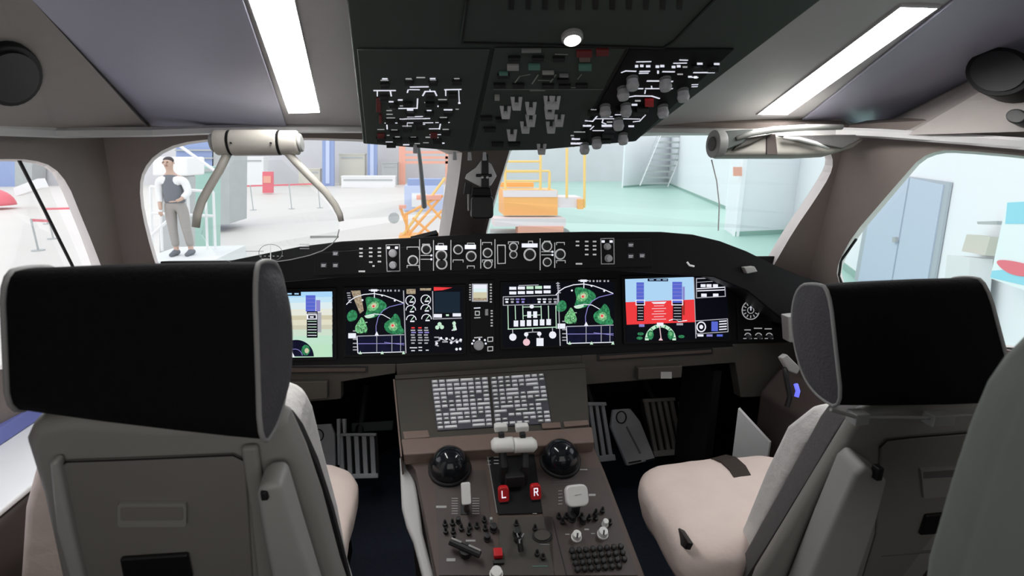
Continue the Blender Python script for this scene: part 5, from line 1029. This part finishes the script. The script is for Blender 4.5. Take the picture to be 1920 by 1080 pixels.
b = MB(); b.pxp(Frame(at_y(1486, 620, 1.2), (1, 0, 0), (0, 0, 1)), [(1477, 594), (1497, 592), (1496, 644), (1480, 642)], -.03, .0, 'grey_plastic'); tag(b.build('oxygen_box', bevel=.003), 'narrow pale grey box left of the right headrest', 'box')
# footwell closing panels (dark)
mb = MB(); mb.box((.80, 1.62, .33), (.03, .22, .66), 'black'); mb.box((-.80, 1.62, .33), (.03, .22, .66), 'black'); struct(mb, 'wall_footwell')
# partition at the right edge of the picture
mb = MB(); f = Frame((.4, .30, 1.0), (1, 0, 0), (0, 0, 1)); mb.pxp(f, [(2040, 600), (1950, 690), (1915, 740), (1880, 820), (1845, 920), (1792, 1090), (1770, 1250), (2300, 1250), (2300, 560)], -.03, 0, 'mist_grey'); struct(mb, 'door_1', bevel=.01)

# ================================================================== OUTSIDE: THE HALL
HZ = -1.60
def fl(px, py): return at_z(px, py, HZ)
XB = fl(905, 425).x
mb = MB(); mb.box(((XB - 60) / 2, 40, HZ - .1), (60 + XB, 110, .2), 'hall_floor'); struct(mb, 'ground_left')
mb = MB(); mb.box((XB + 25, 40, HZ - .1), (50, 110, .2), 'hall_green'); struct(mb, 'ground_right')
def wallseg(A, B, h, name, m='hall_wall', th=.15, skirt=True):
    d = (B - A).normalized(); n = V3((-d.y, d.x, 0)); n = -n if n.dot(CAM - A) > 0 else n
    mb = MB(); mb.prism([A, B, B + n * th, A + n * th], [q + V3((0, 0, h)) for q in (A, B, B + n * th, A + n * th)], m)
    if skirt: mb.prism([A - n * .02, B - n * .02, B, A], [q + V3((0, 0, .18)) for q in (A - n * .02, B - n * .02, B, A)], 'hall_skirt')
    struct(mb, name); return Frame(A, d if d.x > 0 else -d, (0, 0, 1))
A = fl(1168, 352); Bq = fl(1252, 345); Cq = fl(1360, 392)
wallseg(A, Bq, 6, 'wall_hall_1'); wallseg(Bq, Cq, 6, 'wall_hall_2')
D0, D1, E, Fq, G_ = fl(1358, 430), fl(1378, 443), fl(1482, 438), fl(1576, 500), fl(1780, 640)
wallseg(D0, D1, 6, 'wall_hall_3', skirt=False); wallseg(D1, E, 6, 'wall_hall_4'); wallseg(E, Fq, 6, 'wall_hall_5')
FW = wallseg(Fq, fl(1900, 760), 6, 'wall_hall_6')
mb = MB(); mb.box((-10, 63, HZ + 5), (100, .3, 10), 'hall_wall_grey'); struct(mb, 'wall_hall_7')
# double door in the side wall
if FW.N.dot(CAM - FW.o) < 0: FW.N = -FW.N
t = thing('double_door', 'pale blue double door in the white wall seen through the right side window', 'door', FW.px(1680, 470))
b = MB(); b.pxp(FW, [(1598, 570), (1642, 322), (1788, 342), (1750, 570)], .01, .05, 'hall_frame'); b.build('frame', t)
b = MB(); b.pxp(FW, [(1608, 566), (1650, 330), (1712, 334), (1672, 566)], .05, .07, 'hall_door'); b.build('door_leaf', t); b = MB(); b.pxp(FW, [(1715, 334), (1778, 347), (1741, 566), (1675, 566)], .05, .07, 'hall_door'); b.build('door_leaf', t)
b = MB(); b.pxr(FW, 1686, 445, 1692, 455, .07, .12, 'out_steel'); b.build('handle', t)
# poster and cabinet
f = Frame(FW.px(1890, 450, .25), FW.U, (0, 0, 1)); f.N = FW.N
t = thing('poster_stand', 'upright cyan and white poster with a red shape at the right picture edge', 'poster', f.px(1900, 530))
b = MB(); b.pxp(f, [(1893, 378), (1990, 372), (1970, 560), (1862, 522)], .0, .03, 'poster_white'); b.build('board', t)
b = MB(); b.pxp(f, [(1895, 380), (1990, 375), (1980, 420), (1891, 420)], .031, .034, 'cyan_print'); b.pxp(f, [(1866, 508), (1900, 505), (1970, 520), (1970, 545), (1863, 521)], .031, .034, 'cyan_print'); b.pxp(f, smoothloop([(1872, 488), (1900, 488), (1950, 500), (1950, 520), (1910, 518), (1885, 505)]), .035, .04, 'red_out'); b.build('print', t)
f = Frame(FW.px(1845, 450, .1), FW.U, (0, 0, 1)); f.N = FW.N
t = thing('wall_cabinet', 'cream box with a small shelf on the white wall left of the poster', 'cabinet', f.px(1840, 480))
b = MB(); b.pxp(f, [(1832, 440), (1878, 445), (1868, 480), (1822, 472)], .0, .12, 'cream'); b.build('box', t); b = MB(); b.pxp(f, [(1848, 416), (1888, 415), (1886, 422), (1850, 421)], .0, .1, 'out_grey'); b.build('shelf', t)
b = MB(); b.pxp(f, [(1815, 480), (1862, 486), (1850, 640), (1800, 620)], .0, .25, 'cabinet'); tag(b.build('floor_cabinet'), 'pale low cabinet under the cream wall box', 'cabinet')
f4 = Frame(D1, E - D1, (0, 0, 1)); b = MB(); b.pxr(f4, 1374, 313, 1390, 330, .01, .04, 'salmon'); tag(b.build('wall_notice'), 'small reddish notice high on the white block in the right windscreen', 'sign')
# mobile stairs
f = Frame(fl(1250, 352), (1, .1, 0), (0, 0, 1))
t = thing('mobile_stairs', 'white steel stairs against the white wall in the right windscreen', 'stairs', f.px(1240, 352))
for P_ in ([(1200, 348), (1245, 240)], [(1252, 350), (1298, 240)]): b = MB(); b.tube([f.px(*q) for q in P_], .06, 'out_white', 8); b.build('stringer', t)
for P_ in ([(1196, 330), (1236, 240)], [(1250, 330), (1286, 240)]): b = MB(); b.tube([f.px(*q, .3) for q in P_], .03, 'out_grey', 6); b.build('handrail', t)
for k in range(9): b = MB(); y = 342 - k * 11; x = 1203 + k * 4.6; b.pxp(f, [(x, y), (x + 52, y), (x + 52, y + 3.5), (x, y + 3.5)], -.4, .0, 'out_grey'); b.build('step', t)
# yellow work platform
def ybox(par, name, f, x0, y0, x1, y1, w0, w1, m): b = MB(); b.pxr(f, *c5(x0, y0), *c5(x1, y1), w0, w1, m); return b.build(name, par)
f = Frame(fl(1000, 446), (1, 0, 0), (0, 0, 1))
t = thing('work_platform', 'orange and yellow mobile work platform in the right windscreen', 'platform', f.px(1000, 446))
ybox(t, 'upper_deck', f, 1130, 500, 1560, 700, -1.6, 0, 'orange'); ybox(t, 'deck_cover', f, 1128, 500, 1555, 552, -.2, .03, 'pale_lilac')
ybox(t, 'side_deck', f, 1550, 555, 1760, 640, -1.2, -.1, 'pale_lilac'); ybox(t, 'side_edge', f, 1720, 570, 1765, 650, -.1, .02, 'orange')
ybox(t, 'lower_deck', f, 1040, 712, 1600, 775, -.4, .5, 'pale_lilac'); ybox(t, 'lower_beam', f, 1225, 772, 1580, 835, -.1, .55, 'salmon')
ybox(t, 'rear_deck', f, 1085, 452, 1430, 492, -1.8, -1.5, 'orange'); ybox(t, 'chassis', f, 1040, 835, 1600, 880, -1.0, .3, 'out_grey')
for x, y0, y1 in ((1145, 250, 500), (1428, 180, 500), (1500, 350, 510), (1640, 160, 560), (1782, 160, 640)):
    b = MB(); b.tube([f.px(*c5(x, y0), -.1), f.px(*c5(x - 2, y1), -.1)], .05, 'yellow', 6); b.build('post', t)
for x0, x1, y in ((1150, 1430, 268), (1145, 1430, 350), (1100, 1500, 345), (1140, 1430, 425)):
    b = MB(); b.tube([f.px(*c5(x0, y), -.1), f.px(*c5(x1, y), -.1)], .04, 'yellow', 6); b.build('rail', t)
b = MB(); b.tube([f.px(*c5(1600, 860), .1), f.px(*c5(1600, 860), -.1)], .3, 'out_steel', 12); b.build('wheel', t)
# orange scissor frame and blue bin
f = Frame(fl(790, 446), (1, 0, 0), (0, 0, 1))
t = thing('scissor_lift', 'orange lattice lift beside the wiper in the left windscreen', 'lift', f.px(790, 446))
for P_ in ([(360, 860), (640, 540)], [(440, 860), (640, 660)], [(330, 700), (600, 560)], [(300, 640), (380, 860)], [(400, 720), (560, 860)], [(320, 860), (660, 400)], [(480, 560), (640, 740)], [(350, 860), (350, 690)]):
    b = MB(); b.tube([f.px(*c5(*q), -.1) for q in P_], .055, 'orange' if P_[0][0] != 320 else 'yellow', 6); b.build('lattice_bar', t)
b = MB(); b.pxr(f, *c5(290, 620), *c5(345, 645), -.3, 0, 'salmon'); b.pxr(f, *c5(430, 540), *c5(630, 575), -.5, 0, 'salmon'); b.pxr(f, *c5(290, 860), *c5(640, 885), -.8, 0, 'orange'); b.build('deck', t)
b = MB(); b.tube([f.px(*c5(250, 720), .1), f.px(*c5(250, 720), -.1)], .2, 'out_grey', 14); b.build('wheel', t)
f = Frame(fl(790, 396), (1, 0, 0), (0, 0, 1)); t = thing('storage_bin', 'pale blue storage bin behind the orange lattice lift', 'bin', f.px(790, 396))
b = MB(); b.pxr(f, 758, 348, 832, 396, -1.5, 0, 'pale_blue'); b.build('body', t, bevel=.02); b = MB(); b.pxr(f, 764, 336, 828, 349, -1.4, -.05, 'blue_out'); b.build('lid', t); b = MB(); b.pxr(f, 772, 362, 800, 388, .0, .08, 'out_white'); b.build('sign_plate', t)
f = Frame(fl(750, 346), (1, 0, 0), (0, 0, 1)); t = thing('steel_rack', 'salmon red beams of a far rack above the blue bin', 'rack', f.px(790, 330))
b = MB(); b.pxr(f, 748, 240, 760, 346, -.4, 0, 'salmon'); b.build('upright', t)
b = MB(); b.pxr(f, 835, 240, 845, 346, -.4, 0, 'salmon'); b.build('upright', t)
for y in (283, 293, 302): b = MB(); b.pxr(f, 760, y, 840, y + 5, -.3, 0, 'salmon'); b.build('beam', t)
# blue columns
for k, (x, yb, w_, lb) in enumerate(((615, 349, 11, 'blue steel column with a pale edge strip, left of the two in the left windscreen'), (698, 347, 9, 'blue steel column just left of the salmon rack'))):
    f = Frame(fl(x, yb), (1, 0, 0), (0, 0, 1)); t = thing('column', lb, 'column', fl(x, yb), 'blue hall columns')
    b = MB(); b.pxr(f, x - w_, 200, x + w_, yb, -.5, 0, 'blue_out'); b.build('shaft', t)
    b = MB(); b.pxr(f, x - 4, 200, x + 3, yb - 5, 0, .1, 'pale_blue'); b.build('edge_plate', t)
# white cars or boxes band
for x0, y0, x1, y1, m, lb, nm, ct in ((432, 296, 494, 350, 'out_white', 'white crate left of the red box in the left windscreen', 'crate', 'crate'), (560, 318, 600, 349, 'cream', 'cream crate between the red box and the blue column', 'crate', 'crate'), (640, 332, 740, 352, 'out_white', 'long white bench beyond the blue column', 'bench', 'bench'), (636, 290, 684, 347, 'cream', 'cream cabinet behind the long white bench', 'cabinet', 'cabinet'), (716, 306, 745, 347, 'out_grey', 'grey crate left of the salmon rack', 'crate', 'crate')):
    f = Frame(fl((x0 + x1) / 2, y1), (1, 0, 0), (0, 0, 1)); b = MB(); b.pxr(f, x0, y0, x1, y1, -1.5, 0, m); b.pxr(f, x0 + 4, y0 + 4, x1 - 4, y0 + 7, 0, .05, 'out_grey'); b.pxr(f, x0 - 1, y0 - 2, x1 + 1, y0, -1.55, .06, m); tag(b.build(nm), lb, ct)
f = Frame(fl(500, 364), (1, 0, 0), (0, 0, 1)); t = thing('fire_box', 'red upright fire box behind the red barrier belt', 'box', fl(500, 364)); b = MB(); b.pxr(f, 492, 322, 510, 362, -.5, 0, 'red_out'); b.build('body', t); b = MB(); b.pxr(f, 494, 330, 508, 343, 0, .05, 'salmon'); b.build('door', t)
# belt barriers
def barrier(posts, label):
    p0 = fl(*posts[0][:2]); t = thing('belt_barrier', label, 'barrier', p0, 'red belt barriers'); tops = []
    for x, yb, yt in posts:
        p = fl(x, yb); h = at_y(x, yt, p.y).z; q = V3((p.x, p.y, h)); tops.append(q)
        b = MB(); b.tube([p, p + V3((0, 0, .03))], .18, 'out_grey', 14); b.tube([p, q], .028, 'out_grey', 8); b.build('post', t)
    for i in range(len(tops) - 1):
        a, c_ = tops[i], tops[i + 1]; b = MB(); b.prism([a, c_, c_ - V3((0, 0, .09)), a - V3((0, 0, .09))], [q + V3((0, .01, 0)) for q in (a, c_, c_ - V3((0, 0, .09)), a - V3((0, 0, .09)))], 'red_out'); b.build('belt', t)
barrier([(420, 396, 349), (475, 394, 347), (547, 392, 345), (600, 390, 343)], 'long red belt barrier across the left windscreen')
barrier([(72, 470, 410), (100, 448, 412)], 'short red belt barrier in the left side window')
barrier([(90, 420, 390), (170, 416, 388)], 'distant red belt barrier beyond the short one in the left side window')
f = Frame(fl(10, 392), (1, 0, 0), (0, 0, 1)); b = MB(); b.dome(f.px(-15, 385), 1.1, 'red_out', squash=.9); tag(b.build('red_cover', smooth=True), 'rounded red cover at the left edge of the left side window', 'cover')
b = MB(); b.pxp(f, [(25, 352), (70, 335), (78, 352), (28, 368)], -.6, 0, 'out_white'); tag(b.build('white_block'), 'white block right of the red cover', 'block')
f = Frame(fl(10, 350), (1, 0, 0), (0, 0, 1)); b = MB(); b.pxr(f, -20, 300, 28, 350, -2, 0, 'blue_out'); b.pxr(f, 28, 296, 60, 350, -2, 0, 'out_grey'); tag(b.build('container'), 'blue and grey containers far behind the red cover', 'container')
# boarding platform with person
PD = at_y(345, 478, 10.0); PZ = PD.z
f = Frame((PD.x, 10.6, PZ), (1, 0, 0), (0, 0, 1))
t = thing('boarding_platform', 'pale steel platform with rails at the left of the left windscreen', 'platform', (PD.x, 10.4, HZ))
b = MB(); b.box((PD.x + .1, 10.2, (PZ + HZ) / 2), (1.3, 1.5, PZ - HZ), 'cabinet'); b.build('base', t)
for x, y0, y1 in ((282, 350, 470), (300, 372, 470), (352, 350, 470), (385, 350, 470), (400, 360, 470)): b = MB(); b.tube([f.px(x, y0), f.px(x + 4, y1)], .025, 'out_white', 6); b.build('post', t)
for P_ in ([(282, 350), (400, 360)], [(284, 400), (402, 405)], [(335, 272), (410, 325)], [(285, 440), (330, 400)]): b = MB(); b.tube([f.px(*q) for q in P_], .03, 'out_white', 6); b.build('rail', t)
f = Frame(at_y(330, 300, 14), (1, 0, 0), (0, 0, 1)); b = MB(); b.pxr(f, 285, 294, 352, 330, -1, 0, 'out_white'); b.pxr(f, 290, 330, 348, 520, -.6, -.2, 'out_grey'); tag(b.build('machine_cabinet', bevel=.05), 'white machine cabinet behind the standing person', 'cabinet')
b = MB(); f = Frame(at_y(390, 380, 16), (1, 0, 0), (0, 0, 1)); b.pxr(f, 352, 312, 398, 480, -.6, 0, 'hall_green'); b.pxr(f, 350, 316, 400, 322, -.65, .05, 'out_grey'); tag(b.build('partition_screen'), 'grey-green screen right of the standing person', 'screen')
f = Frame(at_y(360, 280, 22), (1, 0, 0), (0, 0, 1)); b = MB(); b.pxr(f, 330, 262, 400, 420, -3, 0, 'blue_out'); b.pxr(f, 398, 258, 430, 420, -2, 0, 'out_grey'); 
for k in range(2): b.pxr(f, 330, 280 + k * 15, 400, 283 + k * 15, 0, .1, 'out_grey')
v = b; o = v.build('stair_tower'); 
zz = HZ; b = MB(); tag(o, 'blue-grey structure behind the white diagonal rail', 'structure')

def skinned(name, joints, edges, radii, m, parent, base, sub=2):
    me = bpy.data.meshes.new(name); me.from_pydata([V3(j) for j in joints], edges, []); me.materials.append(MATS[m])
    o = bpy.data.objects.new(name, me); COL.objects.link(o); o.parent = parent
    sk = o.modifiers.new('skin', 'SKIN'); 
    L = me.skin_vertices[0].data if me.skin_vertices else None
    if L is None:
        bm = bmesh.new(); bm.from_mesh(me); bm.verts.layers.skin.verify(); bm.to_mesh(me); bm.free(); L = me.skin_vertices[0].data
    for i, r_ in enumerate(radii): L[i].radius = (r_, r_) if not isinstance(r_, tuple) else r_; L[i].use_root = (i == 0)
    s_ = o.modifiers.new('sub', 'SUBSURF'); s_.levels = sub; s_.render_levels = sub
    sk.use_smooth_shade = True
    return o
P0 = V3((PD.x, 10.0, PZ)); t = thing('person', 'person in dark vest, white sleeves and grey trousers standing outside the left windscreen', 'person', P0)
J = [(0, 0, .95), (0, 0, 1.12), (0, 0, 1.30), (0, 0, 1.42), (0, -.01, 1.50), (0, -.02, 1.57), (0, -.03, 1.65), (0, -.03, 1.72),
     (-.19, 0, 1.38), (-.24, 0, 1.12), (-.20, -.12, .92), (-.19, -.15, .84), (.19, 0, 1.38), (.27, -.04, 1.14), (.18, -.20, 1.02), (.13, -.26, 1.0),
     (-.10, 0, .90), (-.11, -.01, .50), (-.12, .02, .09), (-.13, -.14, .04), (.10, 0, .90), (.12, -.02, .50), (.13, .02, .09), (.14, -.14, .04)]
E_ = [(0, 1), (1, 2), (2, 3), (3, 4), (4, 5), (5, 6), (6, 7), (3, 8), (8, 9), (9, 10), (10, 11), (3, 12), (12, 13), (13, 14), (14, 15), (0, 16), (16, 17), (17, 18), (18, 19), (0, 20), (20, 21), (21, 22), (22, 23)]
RD = [(.09, .07), (.10, .08), (.12, .09), (.06, .055), .05, .065, .09, .07, .045, .045, .035, .03, .045, .045, .03, .028, .085, .06, .045, .035, .085, .06, .045, .035]
body = skinned('body', J, E_, RD, 'skin', t, P0)
def fingers(c_, d):
    for k in range(5):
        b = MB(); a = c_ + V3((-.03 + .014 * k, 0, 0)); L_ = (.05, .075, .08, .075, .06)[k]; b.tube([V3(P0) + a, V3(P0) + a + d * L_ * .6 + V3((0, -.005, 0)), V3(P0) + a + d * L_ + V3((0, .012, 0))], [.009, .008, .006], 'skin', 6); b.build('finger', t)
fingers(V3((-.19, -.16, .81)), V3((0, -.1, -1)).normalized()); fingers(V3((.12, -.28, 1.0)), V3((-.8, -.4, -.1)).normalized())
skinned('shirt', [J[1], J[2], J[3], J[8], J[9], (-.205, -.10, .95), J[12], J[13], (.20, -.17, 1.04)], [(0, 1), (1, 2), (2, 3), (3, 4), (4, 5), (2, 6), (6, 7), (7, 8)], [(.16, .125), (.18, .135), (.13, .12), .09, .065, .05, .085, .065, .05], 'shirt_white', t, P0)
for x in (-.125, .135): b = MB(); b.tube([P0 + V3((x, .06, .05)), P0 + V3((x, -.02, .06)), P0 + V3((x, -.20, .035))], [.05, .055, .035], 'cloth_dark', 10); b.build('shoe', t, smooth=True)
skinned('vest', [(0, 0, .93), (0, 0, 1.0), J[1], J[2], J[3], (-.15, 0, 1.39), (.15, 0, 1.39)], [(0, 1), (1, 2), (2, 3), (3, 4), (4, 5), (4, 6)], [(.18, .15), (.18, .15), (.185, .145), (.195, .155), (.14, .125), .10, .10], 'cloth_dark', t, P0)
skinned('trousers', [(0, 0, 1.08), J[16], J[17], (-.12, .02, .14), J[20], J[21], (.13, .02, .14), (0, 0, .93)], [(0, 7), (7, 1), (1, 2), (2, 3), (7, 4), (4, 5), (5, 6)], [(.165, .135), .115, .08, .065, .115, .08, .065, (.17, .14)], 'trousers', t, P0)
skinned('hair', [(0, .01, 1.62), (0, .0, 1.70), (0, -.02, 1.755)], [(0, 1), (1, 2)], [.075, .10, .06], 'hair', t, P0)
b = MB(); 
for x in (-.032, .032): b = MB(); b.tube([P0 + V3((x, -.115, 1.665)), P0 + V3((x, -.122, 1.665))], .010, 'black', 8); b.build('eye', t)
b = MB(); b.tube([P0 + V3((0, -.115, 1.67)), P0 + V3((0, -.138, 1.635)), P0 + V3((0, -.11, 1.625))], [.008, .014, .010], 'skin', 8); b.build('nose', t)
b = MB(); b.tube([P0 + V3((-.022, -.113, 1.60)), P0 + V3((.022, -.113, 1.60))], .005, 'red_dim', 6); b.build('mouth', t)
for x in (-.09, .09): b = MB(); b.dome(P0 + V3((x, -.02, 1.65)), .022, 'skin', up=V3((x, 0, 0)), squash=.5); b.build('ear', t, smooth=True)
